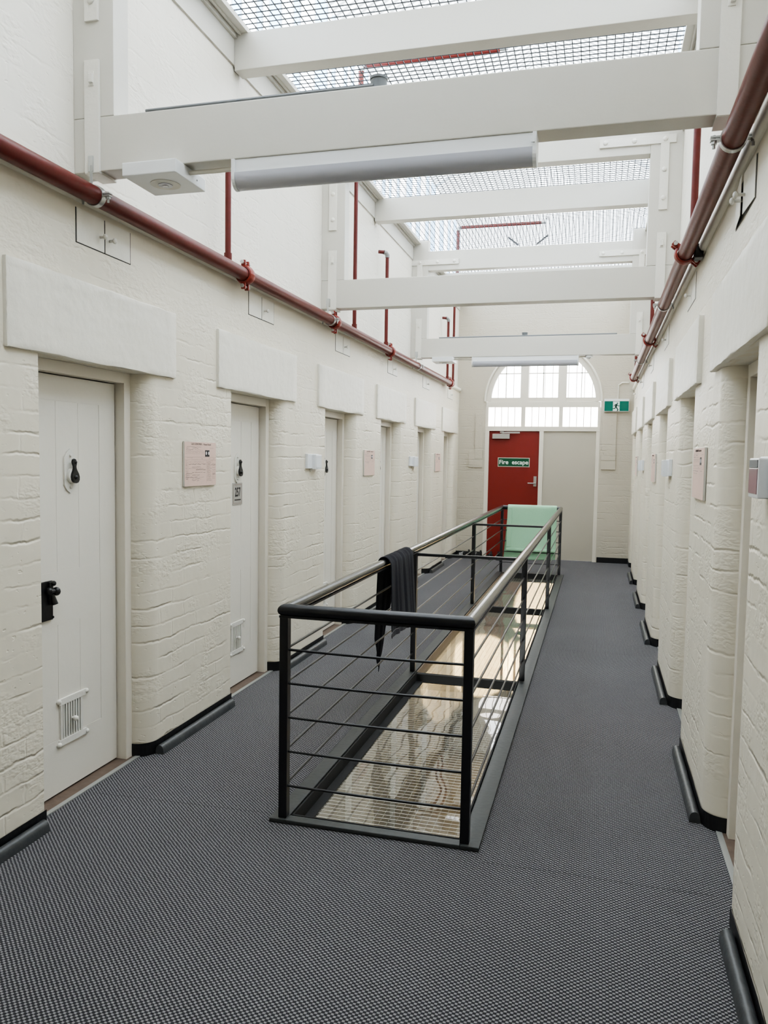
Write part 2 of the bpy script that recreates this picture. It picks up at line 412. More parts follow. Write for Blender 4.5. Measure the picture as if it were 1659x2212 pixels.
# rooms below, seen through the glass
m = MB(); m.box(-2.4, .7, 1.0, YE+.3, -3.3, -3.2); struct(m.build('floor_lower', 'low_floor'), 'boards of the storey below, seen through the glass', 'floor')
m = MB(); m.box(-2.4, -2.2, 1.0, YE+.3, -3.2, -.05)
for kk in range(6): m.box(-2.2, -2.14, J1+kk*P, J0+P+kk*P, -3.2, -.10)
struct(m.build('wall_lower_left', 'low_wall'), 'left wall of the storey below', 'wall')
m = MB(); m.box(.5, .7, 1.0, YE+.3, -3.2, -.05); struct(m.build('wall_lower_right', 'low_wall'), 'right wall of the storey below', 'wall')
m = MB(); m.box(-2.4, .7, YE, YE+.2, -3.2, -.05)
for xx in (-1.95, -1.35, -1.15, -.62): m.box(xx, xx+.07, YE-.16, YE, -3.2, -1.12)  # frame boxes added to give the warm light patches their shape
m.box(-1.95, -.55, YE-.16, YE, -1.18, -1.08); struct(m.build('wall_back_lower', 'low_wall'), 'end wall of the storey below', 'wall')

# ------------------------------------------------------------------ side walls
def pier_poly(side, y0, y1):
    """footprint of a pier: rounded corner at its near end (y0 .. y0+.10), square at its far end"""
    p = [(.42, y0), (.095, y0)]
    for i in range(1, 9):
        a = i/8*PI/2
        p.append((.095 - .095*math.sin(a), y0 + .10*(1-math.cos(a))))
    p += [(.0, y1-.012), (.012, y1), (.42, y1)]
    return [(sx(side, d), y) for d, y in p]
def build_side(side):
    J0_ = J0 if side == 'left' else 2.765
    m = MB(); spans = [(YB, J0_)] + [(J1+k_*P, J0_+(k_+1)*P) for k_ in range(5)] + [(J1+5*P, YE+.02)]
    for i, (a, b) in enumerate(spans):
        if i == 0: poly = [(sx(side, d), y) for d, y in [(.42, a), (0, a), (0, b-.012), (.012, b), (.42, b)]]
        else: poly = pier_poly(side, a, b)
        m.prism([(x, y, 0) for x, y in poly], (0, 0, ZL))
    X0, X1 = sx(side, 0), sx(side, .42)
    m.box(X0, X1, YB, YE+.02, ZL, 2.615)
    o = m.build('wall_'+side, 'wall_y', smooth=True)
    struct(o, 'painted brick wall of cell piers on the ' + side, 'wall')
    # rounded nose where the upper wall steps out over the pipe
    n = MB(); pr = []
    for i in range(7):
        a = -PI/2 + i/6*PI
        pr.append((-.008-.022*math.cos(a), 2.642+.030*math.sin(a)))
    prof = [(.1, 2.612)] + pr + [(.1, 2.672)]
    n.prism([(sx(side, d), YB, z) for d, z in prof], (0, YE+.02-YB, 0))
    o2 = n.build('trim_%d' % (32 if side == 'left' else 33), 'lintel', smooth=True)
    struct(o2, 'rounded painted ledge behind the red pipe on the %s wall' % side, 'trim')
    u = MB(); ux = UL if side == 'left' else UR
    u.box(ux, sx(side, .42), YB, YE+.02, 2.66, 3.885)
    struct(u.build('wall_upper_'+side, 'wall_up'), 'whitewashed upper wall above the red pipe on the ' + side, 'wall')
    # wall plate board and mesh frame
    w = MB(); s_ = sgn(side)
    w.box(ux - s_*.1, ux + s_*.012, YB, YE, 3.885, 4.06)
    w.box(ux, ux + s_*.03, YB, YE, 4.035, 4.062)
    w.box(ux - s_*.1, ux + s_*.10, YB, YE, 4.062, 4.09)
    w.box(ux + s_*.045, ux + s_*.055, YB, YE, 4.052, 4.064)
    struct(w.build('trim_%d' % (34 if side == 'left' else 35), 'timber'), 'white board along the top of the %s wall' % side, 'trim')
    # black painted skirting following the piers
    b = MB()
    for i, (a, c) in enumerate(spans):
        if i == 0: pts = [(0, a), (0, c-.002)]
        else:
            pts = [(.10, a)] + [(.095-.095*math.sin(q/8*PI/2), a+.10*(1-math.cos(q/8*PI/2))) for q in range(9)] + [(0, c-.002)]
        rows = [[(sx(side, d-.004), y-(.003 if d > 0 else 0), z) for d, y in pts] for z in (0.0, .068)]
        b.grid(rows)
    struct(b.build('baseboard_'+side, 'black_paint', recalc=False), 'black painted band at the foot of the %s wall' % side, 'baseboard')
    # beads (quarter round strips on the carpet)
    for i in range(7):
        a, c = (YB, 2.655) if i == 0 else (3.53+(i-1)*P, 4.36+(i-1)*P)
        if i == 6: continue
        q = MB(); pr = [(-.004, .001)]
        for j in range(9):
            an = j/8*PI
            pr.append((-.028+.022*math.cos(an) , .022+.026*math.sin(an)))
        pr += [(-.052, .001)]
        q.prism([(sx(side, d), a, z) for d, z in pr], (0, c-a, 0))
        o = q.build('trim_%d' % (1 + i + (0 if side == 'left' else 6)), 'bead', smooth=True)
        struct(o, 'dark grey rounded strip on the carpet at the %s pier of the %s wall' % (NTH[i], side), 'trim')
build_side('left'); build_side('right')

# lintels
for side in ('left', 'right'):
    pr = .018 if side == 'left' else .026
    for k_ in range(6):
        y0 = 2.50+1.705*k_; y1 = min(3.725+1.705*k_, YE)
        m = MB(); m.box(sx(side, -pr), sx(side, .30), y0, y1, ZL, 2.283, .006)
        bmesh.ops.subdivide_edges(m.bm, edges=[e for e in m.bm.edges if e.calc_length() > .3], cuts=14, use_grid_fill=True)
        for v in m.bm.verts:
            if abs(v.co.x - sx(side, .30)) > .02:
                v.co.z += random.uniform(-.003, .003); v.co.x += random.uniform(-.0015, .0015)
        o = m.build('trim_%d' % (20+k_+(0 if side == 'left' else 6)), 'lintel', smooth=True)
        struct(o, 'thick white stone lintel over the %s door of the %s wall' % (NTH[k_], side), 'trim')

# ------------------------------------------------------------------ cell doors
def oct_plate(m, side, dd, y, z, hw, hh, th):
    pts = [(-hw, -hh*.62), (-hw*.55, -hh*.86), (0, -hh), (hw*.55, -hh*.86), (hw, -hh*.62), (hw, hh*.62), (hw*.55, hh*.86), (0, hh), (-hw*.55, hh*.86), (-hw, hh*.62)]
    m.prism([(sx(side, dd), y+a, z+b) for a, b in pts], (sgn(side)*th, 0, 0))
def cell_door(side, k_, n):
    yo = k_*P; s_ = sgn(side); DL = .140
    d = thing('door_%d' % n, 'white boarded cell door, %s from the camera on the %s wall%s' % (NTH[k_], side, {0: ', with black lock and peephole', 1: ', with number 257'}.get(k_, '') if side == 'left' else ''), 'door', (sx(side, DL), 3.0+yo, 0), None, 'structure')
    m = MB(); m.box(sx(side, DL), sx(side, DL+.045), 2.60+yo, 3.405+yo, .012, 1.888, .002)
    leaf = m.build('leaf', 'door', d)
    pl = MB()   # raised boards of the ledged face
    for a in (2.655, 2.81, 2.965, 3.12):
        pl.box(sx(side, DL), sx(side, DL-.0011), a+yo+.0012, a+.152+yo, .26, 1.775)
    for (z0, z1) in ((.012, .257), (1.778, 1.888)): pl.box(sx(side, DL), sx(side, DL-.0015), 2.61+yo, 3.402+yo, z0, z1)
    pl.box(sx(side, DL), sx(side, DL-.0017), 3.277+yo, 3.402+yo, .25, 1.78)
    pl.box(sx(side, DL), sx(side, DL-.0019), 2.655+yo, 3.275+yo, .78, 1.02)
    pl.build('boards', 'door', d)
    f = MB()
    f.box(sx(side, .088), sx(side, .19), 3.41+yo, 3.462+yo, 0, ZL, .003)
    f.box(sx(side, .088), sx(side, .19), 2.55+yo, 2.60+yo, 0, ZL, .003)
    f.box(sx(side, .088), sx(side, .19), 2.60+yo, 3.41+yo, 1.893, ZL, .003)
    f.build('door_frame', 'frame', d)
    t = MB(); t.box(sx(side, .07), sx(side, .30), 2.60+yo, 3.46+yo, -.01, .004); t.build('sill', 'sill', d)
    t = MB(); t.box(sx(side, .048), sx(side, .072), 2.705+yo, 3.475+yo, .0, .006, .0015); t.build('threshold_strip', 'strip', d)
    bk = MB(); bk.box(sx(side, .40), sx(side, .42), 2.55+yo, 3.47+yo, 0, ZL); bk.build('backing', 'dark', d)
    # peephole plate and cover
    y, z = 3.065+yo-.01, 1.467
    m = MB(); oct_plate(m, side, DL, y, z, .040, .10, .008)
    m.cyl((sx(side, DL-.006), y+.005, z-.02), (sx(side, DL-.022), y+.005, z-.02), .033, 20)
    for zz in (.07, -.073): m.sphere((sx(side, DL-.009), y, z+zz), .007, 10)
    pp = m.build('peephole_plate', 'iron_white', d, smooth=True)
    m = MB(); half = [(.0, .056), (.009, .052), (.014, .042), (.012, .032), (.008, .022), (.0085, .012), (.014, .0), (.022, -.012), (.026, -.026), (.024, -.040), (.015, -.051)]
    pts = half + [(0, -.055)] + [(-a, b) for a, b in half[:0:-1]]
    pts = [(a - b*.10, b) for a, b in pts]
    m.prism([(sx(side, DL-.022), y+.006+a, z+b) for a, b in pts], (s_*.010, 0, 0))
    m.sphere((sx(side, DL-.030), y+.006, z-.028), .011, 12); m.sphere((sx(side, DL-.030), y+.006, z+.04), .009, 10)
    m.build('peephole_cover', 'black_iron', pp, smooth=True)
    # ventilation grille
    y0, y1, z0, z1 = 2.963+yo-.005, 3.160+yo-.005, .222, .440
    m = MB(); X = lambda q: sx(side, DL-q)
    m.box(X(0), X(.010), y0, y1, z1-.03, z1, .002); m.box(X(0), X(.010), y0, y1, z0, z0+.03, .002)
    m.box(X(0), X(.0085), y0+.012, y0+.024, z0+.006, z1-.006); m.box(X(0), X(.0085), y1-.040, y1-.028, z0+.006, z1-.006)
    for q in range(8): m.box(X(.003), X(.0080), y0+.030+q*.0175, y0+.039+q*.0175, z0+.02, z1-.02)
    for (a, b) in ((y0, z0+.01), (y1, z0+.012), (y0, z1-.01), (y1, z1-.012)): m.sphere((X(.008), a, b), .012, 10)
    gr = m.build('vent_grille', 'iron_white', d)
    m = MB(); m.box(X(.0005), X(.0012), y0+.026, y1-.04, z0+.03, z1-.03); m.build('vent_slots', 'dark', gr)
    m = MB(); m.sphere((X(.026), (y0+y1)/2-.008, (z0+z1)/2), .013, 12); m.cyl((X(.005), (y0+y1)/2-.008, (z0+z1)/2), (X(.024), (y0+y1)/2-.008, (z0+z1)/2), .006, 10)
    m.build('vent_knob', 'iron_white', gr, smooth=True)
    # rim lock with bolt knob
    if k_ == 0:
        y0 = 2.845+yo
        m = MB(); m.box(X(0), X(.012), y0-.03, y0+.077, .815, .988, .002); lk = m.build('lock_plate', 'black_iron', d)
        m = MB(); m.box(X(.012), X(.022), y0+.045, y0+.07, .89, .985, .004)
        for (yy, zz, r) in ((y0+.035, .947, .017), (y0+.082, .940, .020), (y0+.065, .978, .012), (y0+.058, .83, .006)):
            m.sphere((X(.026), yy, zz), r, 12, (1, .8, 1))
        m.tube([(X(.022), y0+.035, .947), (X(.026), y0+.082, .94)], .010, 10); m.tube([(X(.02), y0+.06, .93), (X(.03), y0+.068, .885)], [.010, .014], 10)
        m.build('lock_bolt', 'black_iron', lk, smooth=True)
    if side == 'left' and k_ == 1:
        y0, y1, z0, z1 = 4.700, 4.842, 1.222, 1.368
        m = MB(); m.box(X(0), X(.0045), y0, y1, z0, z1, .001); pt = m.build('number_plate', 'plate_grey', d)
        m = MB(); o_ = .010; e = .0022
        for (a, b, c, g) in ((y0+o_, y1-o_, z1-o_-e, z1-o_), (y0+o_, y1-o_, z0+o_, z0+o_+e), (y0+o_, y0+o_+e, z0+o_, z1-o_), (y1-o_-e, y1-o_, z0+o_, z1-o_)):
            m.box(X(.0045), X(.0050), a, b, c, g)
        m.build('plate_border', 'ink2', pt)
        text_mesh('257', .082, 'plate_number', 'photo_dark', pt, (X(.0049), (y0+y1)/2, z0+.058), (0, 1, 0), (0, 0, 1), 'CENTER', depth=.0001, sx=.66, bold=.0022)
        m = MB(); yy = y0+.026
        for w in (.012, .010, .011, .004, .013, .012, .005, .012): m.box(X(.0045), X(.0051), yy, yy+w, z0+.030, z0+.038); yy += w+.0018
        m.build('plate_small_print', 'photo_dark', pt)
for k_ in range(6): cell_door('left', k_, 1+k_)
for k_ in range(6): cell_door('right', k_, 7+k_)

# ------------------------------------------------------------------ wall vents (pairs of small flaps) under the pipes
def wall_hatch(side, k_):
    y0 = 2.93+1.703*k_; y1 = y0+.405; z0, z1 = 2.443, 2.588; s_ = sgn(side)
    near = k_ == 0
    h = thing('vent_hatch', 'pair of small white wall flaps under the red pipe, above the %s %s door' % (NTH[k_], side), 'vent hatch', (sx(side, 0), y0, z0), 'small white vent hatches along the walls')
    m = MB(); m.box(sx(side, .002), sx(side, -.0012), y0, y1, z0-.002, z1); m.build('opening', 'dark' if side == 'left' else 'gap_shade_soft', h)  # coloured plate on the solid wall, painting shade between the flaps
    ym = (y0+y1)/2
    for i, (a, b) in enumerate(((y0+.006, ym-.004), (ym+.004, y1-.006))):
        m = MB()
        m.box(sx(side, -.001), sx(side, -.0028), a, b, z0+.002, z1)
        fl = m.build('flap', 'lintel', h)
        if side == 'right' and k_ == 0:   # these two stand ajar
            hinge = Vector((sx(side, 0), a if i == 0 else b, 0)) - Vector(h.location)
            ang = math.radians(2 if i == 0 else -4)
            fl.data.transform(Matrix.Translation((hinge.x, hinge.y, 0)) @ Matrix.Rotation(ang, 4, 'Z') @ Matrix.Translation((-hinge.x, -hinge.y, 0)))
            for v in fl.data.vertices: v.co.x -= .002
        m = MB(); yk = ym-.035 if i == 0 else ym+.035; zk = (z0+z1)/2-.01
        if side == 'right' and k_ == 0: xo = .012
        else: xo = 0
        if i == 0 and not near: continue
        m.cyl((sx(side, -.004), yk, zk), (sx(side, -.024-xo), yk, zk), .006, 10); m.sphere((sx(side, -.030-xo), yk, zk), .013, 12, (.7, 1, 1))
        m.build('knob', 'iron_white', fl, smooth=True)
for side in ('left', 'right'):
    for k_ in range(6): wall_hatch(side, k_)

# ------------------------------------------------------------------ end wall with arched opening
AX, AZ, AR = -.870, 2.462, .875
def arc_z(x, r=AR): return AZ + math.sqrt(max(0, r*r-(x-AX)**2))
def end_wall():
    m = MB(); y0, y1 = YE, YE+.34; top = 4.12
    m.box(-2.75, AX-AR, y0, y1, -.2, top); m.box(AX+AR, 1.05, y0, y1, -.2, top)
    n = 40; xs = [AX-AR*math.cos(PI*i/n) for i in range(n+1)]
    for i in range(n):
        a, b = xs[i], xs[i+1]; za, zb = arc_z(a), arc_z(b)
        m.quad((a, y0, za), (b, y0, zb), (b, y0, top), (a, y0, top)); m.quad((a, y1, za), (a, y1, top), (b, y1, top), (b, y1, zb))
        m.quad((a, y0, za), (a, y1, za), (b, y1, zb), (b, y0, zb))
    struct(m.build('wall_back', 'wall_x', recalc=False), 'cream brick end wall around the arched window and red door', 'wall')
    # rounded plaster edge of the arch
    r = MB(); r.tube([(AX+(AR+.012)*math.cos(PI*i/40), YE-.002, AZ+(AR+.012)*math.sin(PI*i/40)) for i in range(41)], .016, 10)
    struct(r.build('trim_36', 'lintel', smooth=True), 'raised plaster edge around the arched window', 'trim')
    for sgn_, nm in ((-1, 'left'), (1, 'right')):
        t = MB(); X = lambda d: AX + sgn_*d
        t.box(X(.905), X(1.03 if sgn_ < 0 else 1.112), YE-.022, YE+.05, 1.566, 2.275, .003)
        t.box(X(.905), X(1.13 if sgn_ < 0 else 1.118), YE-.018, YE+.05, 1.425, 1.682, .003)
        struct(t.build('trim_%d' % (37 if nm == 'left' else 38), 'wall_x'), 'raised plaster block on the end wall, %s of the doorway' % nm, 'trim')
    b = MB(); b.box(AX+AR+.012, XR+.05, YE-.012, YE+.02, 0, .082, .002); b.box(-2.26, AX-AR-.012, YE-.012, YE+.02, 0, .082, .002)
    struct(b.build('baseboard_end', 'black_paint'), 'black skirting at the foot of the end wall', 'baseboard')
end_wall()

# arched window and transom lights
w = thing('window_1', 'arched three-light window with iron bars above the doors', 'window', (AX, YE+.05, 2.52), None, 'structure')
m = MB(); n = 40; r0, r1 = .795, .872; ya, yb = YE+.020, YE+.085
ring = [(math.cos(PI*i/n), math.sin(PI*i/n)) for i in range(n+1)]
for i in range(n):
    (c0, s0), (c1, s1) = ring[i], ring[i+1]
    A = [(AX+r0*c0, AZ+r0*s0), (AX+r1*c0, AZ+r1*s0), (AX+r1*c1, AZ+r1*s1), (AX+r0*c1, AZ+r0*s1)]
    m.prism([(x, ya, z) for x, z in A], (0, yb-ya, 0))
m.box(AX-.872, AX+.872, ya, yb, 2.372, 2.455, .002); m.box(AX-.84, AX+.84, ya+.012, yb, 2.45, 2.522, .002)
for (a, b) in ((-1.212, -1.088), (-.640, -.513)):
    m.box(a, b, ya+.002, yb, 2.455, arc_z((a+b)/2, .815), .002)
m.build('frame', 'frame', w)
m = MB()
m.box(-.872, -.856, ya+.02, ya+.045, 2.5, arc_z(-.864, .80))
for (a, b) in ((-1.61, -1.2), (-1.09, -.64), (-.52, -.12)): m.box(a, b, ya+.02, ya+.045, 2.888, 2.902)
for x in (-1.437, -.290): m.box(x-.006, x+.006, ya+.02, ya+.045, 2.5, arc_z(x, .80))
m.build('glazing_bar', 'frame', w)
for (a, b) in ((-1.664, -1.205), (-1.095, -.635), (-.52, -.075)):
    m = MB(); pts = [(a, 2.515), (b, 2.515)]
    for i in range(13):
        x = b+(a-b)*i/12; pts.append((x, max(2.516, arc_z(x, .80))))
    m.bm.faces.new([m.bm.verts.new((x, ya+.032, z)) for x, z in pts]); m.build('pane', 'win_glass', w)
m = MB()
for x in [-1.70+.121*i for i in range(15)]:
    zt = arc_z(x, .86)
    if zt > 2.55: m.cyl((x, YE+.20, 2.40), (x, YE+.20, zt), .0055, 8)
m.build('iron_bars', 'bars', w, smooth=True)
w = thing('window_2', 'row of three low barred lights above the red door', 'window', (AX, YE+.05, 2.07), None, 'structure')
m = MB()
for (a, b) in ((-1.745, -1.703), (-1.190, -1.128), (-.614, -.557), (-.036, .005)): m.box(a, b, ya, yb, 2.072, 2.372, .002)
m.build('frame', 'frame', w)
for (a, b) in ((-1.705, -1.188), (-1.130, -.612), (-.559, -.034)):
    m = MB(); m.quad((a, ya+.03, 2.07), (b, ya+.03, 2.07), (b, ya+.03, 2.374), (a, ya+.03, 2.374)); m.build('pane', 'frost', w)
    m = MB()
    for i in range(1, 5):
        x = a+(b-a)*i/5; m.cyl((x, ya+.018, 2.072), (x, ya+.018, 2.372), .0055, 8)
    m.build('iron_bars', 'bars', w, smooth=True)

# door frame, fire door, fixed panel
m = MB(); fy0, fy1 = YE+.005, YE+.10
for (a, b) in ((-1.745, -1.682), (-.901, -.836), (-.050, .005)): m.box(a, b, fy0, fy1, 0, 2.002, .003)
m.box(-1.745, .005, fy0, fy1, 2.002, 2.074, .003)
struct(m.build('trim_39', 'frame'), 'cream timber frame around the red door and the fixed panel', 'trim')
d = thing('door_13', 'red fire escape door at the far end', 'door', (-1.29, YE+.03, 0), None, 'structure')
dy = YE+.035
MB().box(-1.682, -.901, dy, dy+.045, .008, 2.001, .002).build('leaf', 'red_door', d)
m = MB(); m.box(-1.537, -1.041, dy-.006, dy, 1.441, 1.586, .002); s_ = m.build('fire_escape_sign', 'sign_edge', d)
m = MB(); m.box(-1.527, -1.051, dy-.0075, dy-.005, 1.451, 1.576, .001); m.build('sign_face', 'green', s_)
text_mesh('Fire  escape', .093, 'sign_lettering', 'sign_white', s_, (-1.289, dy-.0078, 1.484), (1, 0, 0), (0, 0, 1), 'CENTER', sx=1.02, bold=.0026)
m = MB(); m.box(-1.627, -1.357, dy-.055, dy, 1.880, 1.956, .004); c = m.build('door_closer', 'alu', d)
m = MB(); m.box(-1.51, -1.455, dy-.05, dy-.005, 1.972, 1.996, .002); m.box(-1.47, -1.20, dy-.06, dy-.045, 1.962, 1.988, .003); m.tube([(-1.5, dy-.03, 1.956), (-1.44, dy-.05, 1.966)], .006, 8)
m.build('closer_arm', 'alu', c)
m = MB(); m.box(-.973, -.928, dy-.010, dy, 1.142, 1.300, .003); h = m.build('handle_plate', 'alu', d)
m = MB(); m.tube([(-.948, dy-.008, 1.19), (-.948, dy-.045, 1.19), (-.965, dy-.052, 1.19), (-1.058, dy-.052, 1.19)], .010, 10); m.build('lever_handle', 'alu', h, smooth=True)
d = thing('door_14', 'cream fixed panel to the right of the red door', 'door panel', (-.44, YE+.03, 0), None, 'structure')
MB().box(-.836, -.050, dy-.005, dy+.04, .006, 2.001, .002).build('panel', mat('beige_panel_paint', (.49, .45, .37), .45), d)

# exit sign with its conduit
e = thing('exit_sign', 'green running man exit sign on the end wall, right of the window', 'exit sign', (.23, YE-.06, 2.3))
ey = YE-.065
MB().box(.052, .412, ey, YE, 2.302, 2.490, .003).build('housing', 'plastic', e)
f = MB().box(.056, .406, ey-.002, ey, 2.308, 2.456, .0).build('green_face', mat('exit_green', (.0, .135, .095), .25), e)
MB().box(.179, .275, ey-.003, ey-.0015, 2.309, 2.450).build('white_panel', mat('exit_white', (.70, .80, .78), .3), e)
m = MB()
def stroke(pts, wd):
    for (a, b) in zip(pts[:-1], pts[1:]):
        a = Vector((a[0], a[1])); b = Vector((b[0], b[1])); t = (b-a).normalized(); nn = Vector((-t.y, t.x))*wd/2; a -= t*wd*.3; b += t*wd*.3
        q = [(p.x, ey-.003, p.y) for p in (a+nn, a-nn, b-nn, b+nn)]
        m.prism(q, (0, -.001, 0))
def pt(u, v): return (.056+(u-548)/632*.350, 2.308+(568-v)/265*.148)
m.cyl((pt(882, 362)[0], ey-.003, pt(882, 362)[1]), (pt(882, 362)[0], ey-.004, pt(882, 362)[1]), .0105, 16)
stroke([pt(862, 395), pt(852, 425), pt(845, 455)], .024)
stroke([pt(870, 395), pt(828, 397), pt(798, 432)], .0105)
stroke([pt(872, 398), pt(910, 430), pt(942, 430)], .0105)
stroke([pt(850, 455), pt(820, 500), pt(765, 503)], .0130)
stroke([pt(852, 455), pt(880, 500), pt(905, 540), pt(882, 562)], .0140)
m.build('running_man', mat('exit_dark_green', (.0, .085, .05), .3), e)
m = MB(); m.tube([(.40, YE-.012, 2.735), (.30, YE-.012, 2.735), (.275, YE-.012, 2.71), (.253, YE-.012, 2.705), (.253, YE-.012, 2.49)], .010, 10)
m.build('conduit', 'lintel', e, smooth=True)

# ------------------------------------------------------------------ roof trusses
TY = [2.968, 6.06, 9.18]
def truss(y):
    """front face of the timbers at y"""
    t = thing('roof_truss', 'x', 'roof truss', (-.85, y, 2.74), 'white roof trusses across the corridor')
    D = .108
    MB().box(UL, UR, y, y+D, 2.7386, 2.961, .004).build('tie_beam', 'timber', t)
    MB().box(-2.008, .285, y+.004, y+D-.004, 3.750, 3.972, .004).build('collar_beam', 'timber', t)
    for (a, b) in ((UL, -2.006), (.284, UR)):
        MB().box(a, b, y, y+D, 2.962, 4.10, .003).build('post', 'timber', t)
    for s_, xs, arm in ((1, (-2.141, -2.071), (-2.20, -1.643)), (-1, (.348, .413), (.455, -.070))):
        m = MB(); m.box(xs[0], xs[1], y-.011, y+.002, 2.730, 3.192, .0015); m.box(xs[0], xs[1], y-.008, y+D+.008, 2.728, 2.7385, .001)
        lo = m.build('iron_stirrup', 'iron_white', t)
        m = MB(); xm = (xs[0]+xs[1])/2
        m.box(xm-.013, xm+.013, y-.014, y-.007, 3.085, 3.145, .002); m.box(xm-.006, xm+.012, y-.026, y-.013, 3.095, 3.132, .003)
        m.build('cotter_wedge', 'iron_white', lo)
        m = MB()
        m.box(min(arm), max(arm), y-.011, y+.006, 3.812, 3.870, .0015); m.box(xs[0]+.003, xs[1]-.003, y-.0105, y+.0055, 3.350, 3.83, .0015)
        hi = m.build('iron_tee_strap', 'iron_white', t)
        pts = [(xm, 3.841), (xm, 3.63), (xm, 3.432), (xm+s_*.21, 3.842), (xm+s_*.41, 3.844)]
        for (x, z) in pts:
            m = MB(); m.sphere((x, y-.011, z), .018, 12, (1, .55, 1)); m.build('bolt_head', 'iron_white', hi, smooth=True)
    return t
t1 = truss(TY[0])
LAB = ['nearest white roof truss, its tie beam carrying a light and emergency box', 'middle white roof truss with iron tee straps, no light on it', 'farthest white roof truss in front of the arched window']
t1['label'] = LAB[0]
for i in (1, 2):
    c = copy_tree(t1); c.location.y = TY[i]; c['label'] = LAB[i]
# joists between trusses
j0 = None
for i, (y, lb) in enumerate(((4.463, 'white ceiling joist nearest the camera, between first and second truss'), (7.535, 'white ceiling joist between the second and third truss'), (10.70, 'white ceiling joist farthest away, by the end wall'))):
    if j0 is None:
        j0 = MB().box(UL+.012, UR-.012, y, y+.11, 3.852, 4.066, .004).build('ceiling_joist', 'timber'); o = j0
        for v in o.data.vertices: v.co.y -= y
    else: o = j0.copy(); COL.objects.link(o)
    o.location.y = y; tag(o, lb, 'joist', 'white ceiling joists')

# fittings on the tie beams
def batten():
    y = TY[0]
    t = thing('batten_light', 'x', 'light fitting', (-.86, y+.04, 2.7386), 'fluorescent battens under the tie beams')
    MB().box(-1.462, -.258, y+.004, y+.075, 2.684, 2.738, .002).build('spine', 'plastic', t)
    m = MB(); pr = []
    for i in range(13):
        a = PI + i/12*PI
        pr.append((y+.0395+.042*math.cos(a), 2.672+.046*math.sin(a)))
    pr += [(y+.0815, 2.686), (y-.0025, 2.686)]
    m.prism([(-1.45, a, z) for a, z in pr], (1.18, 0, 0)); m.build('diffuser', 'diffuser', t, smooth=True)
    for x in (-1.466, -.27):
        m = MB(); pq = [(y+.0395+(a-y-.0395)*1.04, 2.672+(z-2.672)*1.04) for a, z in pr[:13]] + [(y+.084, 2.739-.001), (y-.005, 2.739-.001)]
        m.prism([(x, a, z) for a, z in pq], (.014, 0, 0)); m.build('end_cap', 'plastic', t)
    m = MB(); m.box(-.275, -.262, y-.008, y-.004, 2.70, 2.712); m.build('clip', 'plastic', t)
    return t
b1 = batten(); b1['label'] = 'long tube light under the nearest tie beam'
b2 = copy_tree(b1); b2.location.y += TY[2]-TY[0]; b2['label'] = 'tube light under the farthest tie beam, in front of the arched window'
def embox():
    y = TY[0]
    t = thing('emergency_light', 'x', 'emergency light', (-1.80, y+.06, 2.7386), 'white square emergency light boxes')
    MB().box(-1.925, -1.680, y-.066, y+.185, 2.684, 2.738, .004).build('housing', 'plastic', t)
    m = MB(); m.cyl((-1.80, y+.06, 2.684), (-1.80, y+.06, 2.6815), .062, 28); l = m.build('lamp_disc', 'board_edge', t)
    m = MB(); m.cyl((-1.80, y+.06, 2.682), (-1.80, y+.06, 2.678), .030, 20); m.build('lens', 'diffuser', l)
    m = MB(); m.box(-1.812, -1.788, y+.052, y+.064, 2.674, 2.6785, .001); m.build('test_button', 'plastic', l)
    m = MB(); m.cyl((-1.681, y+.11, 2.708), (-1.679, y+.11, 2.708), .004, 8); m.build('screw', 'grey_pvc', t)
    m = MB(); m.tube([(-1.68, y+.05, 2.718), (-1.55, y+.045, 2.715), (-1.462, y+.04, 2.715)], .009, 10); m.build('cable_conduit', 'lintel', t, smooth=True)
    return t
e1 = embox(); e1['label'] = 'white square emergency light box under the nearest tie beam, left of the tube light'
e2 = copy_tree(e1); e2.location.y += TY[2]-TY[0]; e2['label'] = 'small white emergency light box under the farthest tie beam'
s_ = thing('ceiling_sensor', 'small white sensor under the farthest tie beam, right of its tube light', 'sensor', (-.146, TY[2]+.05, 2.7386))
m = MB(); m.cyl((-.146, TY[2]+.05, 2.738), (-.146, TY[2]+.05, 2.714), .040, 20); m.build('base', 'plastic', s_, smooth=True)
m = MB(); m.sphere((-.146, TY[2]+.05, 2.714), .024, 14, (1, 1, .7)); m.build('lens', 'plastic_w', s_, smooth=True)
m = MB(); m.tube([(-.258, TY[2]+.04, 2.722), (-.186, TY[2]+.05, 2.726)], .009, 10); m.build('cable_conduit', 'lintel', s_, smooth=True)
for i, y in ((0, TY[0]), (1, TY[2])):
    t = thing('cable_conduit', ['grey conduit with a round box along the top of the nearest tie beam', 'grey conduit with a small box along the top of the farthest tie beam'][i], 'conduit', (-.86, y+.05, 2.962))
    m = MB(); m.tube([(-1.86, y+.012, 2.968), (-1.2, y+.014, 2.969), (-.88 if i == 0 else .15, y+.014, 2.968)], .0085, 8); m.build('tube', 'grey_pvc', t, smooth=True)
    m = MB(); m.cyl((-.866, y+.04, 2.961), (-.866, y+.04, 3.003), .032, 20); m.cyl((-.866, y+.04, 2.999), (-.866, y+.04, 3.008), .035, 20); m.build('junction_box', 'grey_pvc', t, smooth=True)

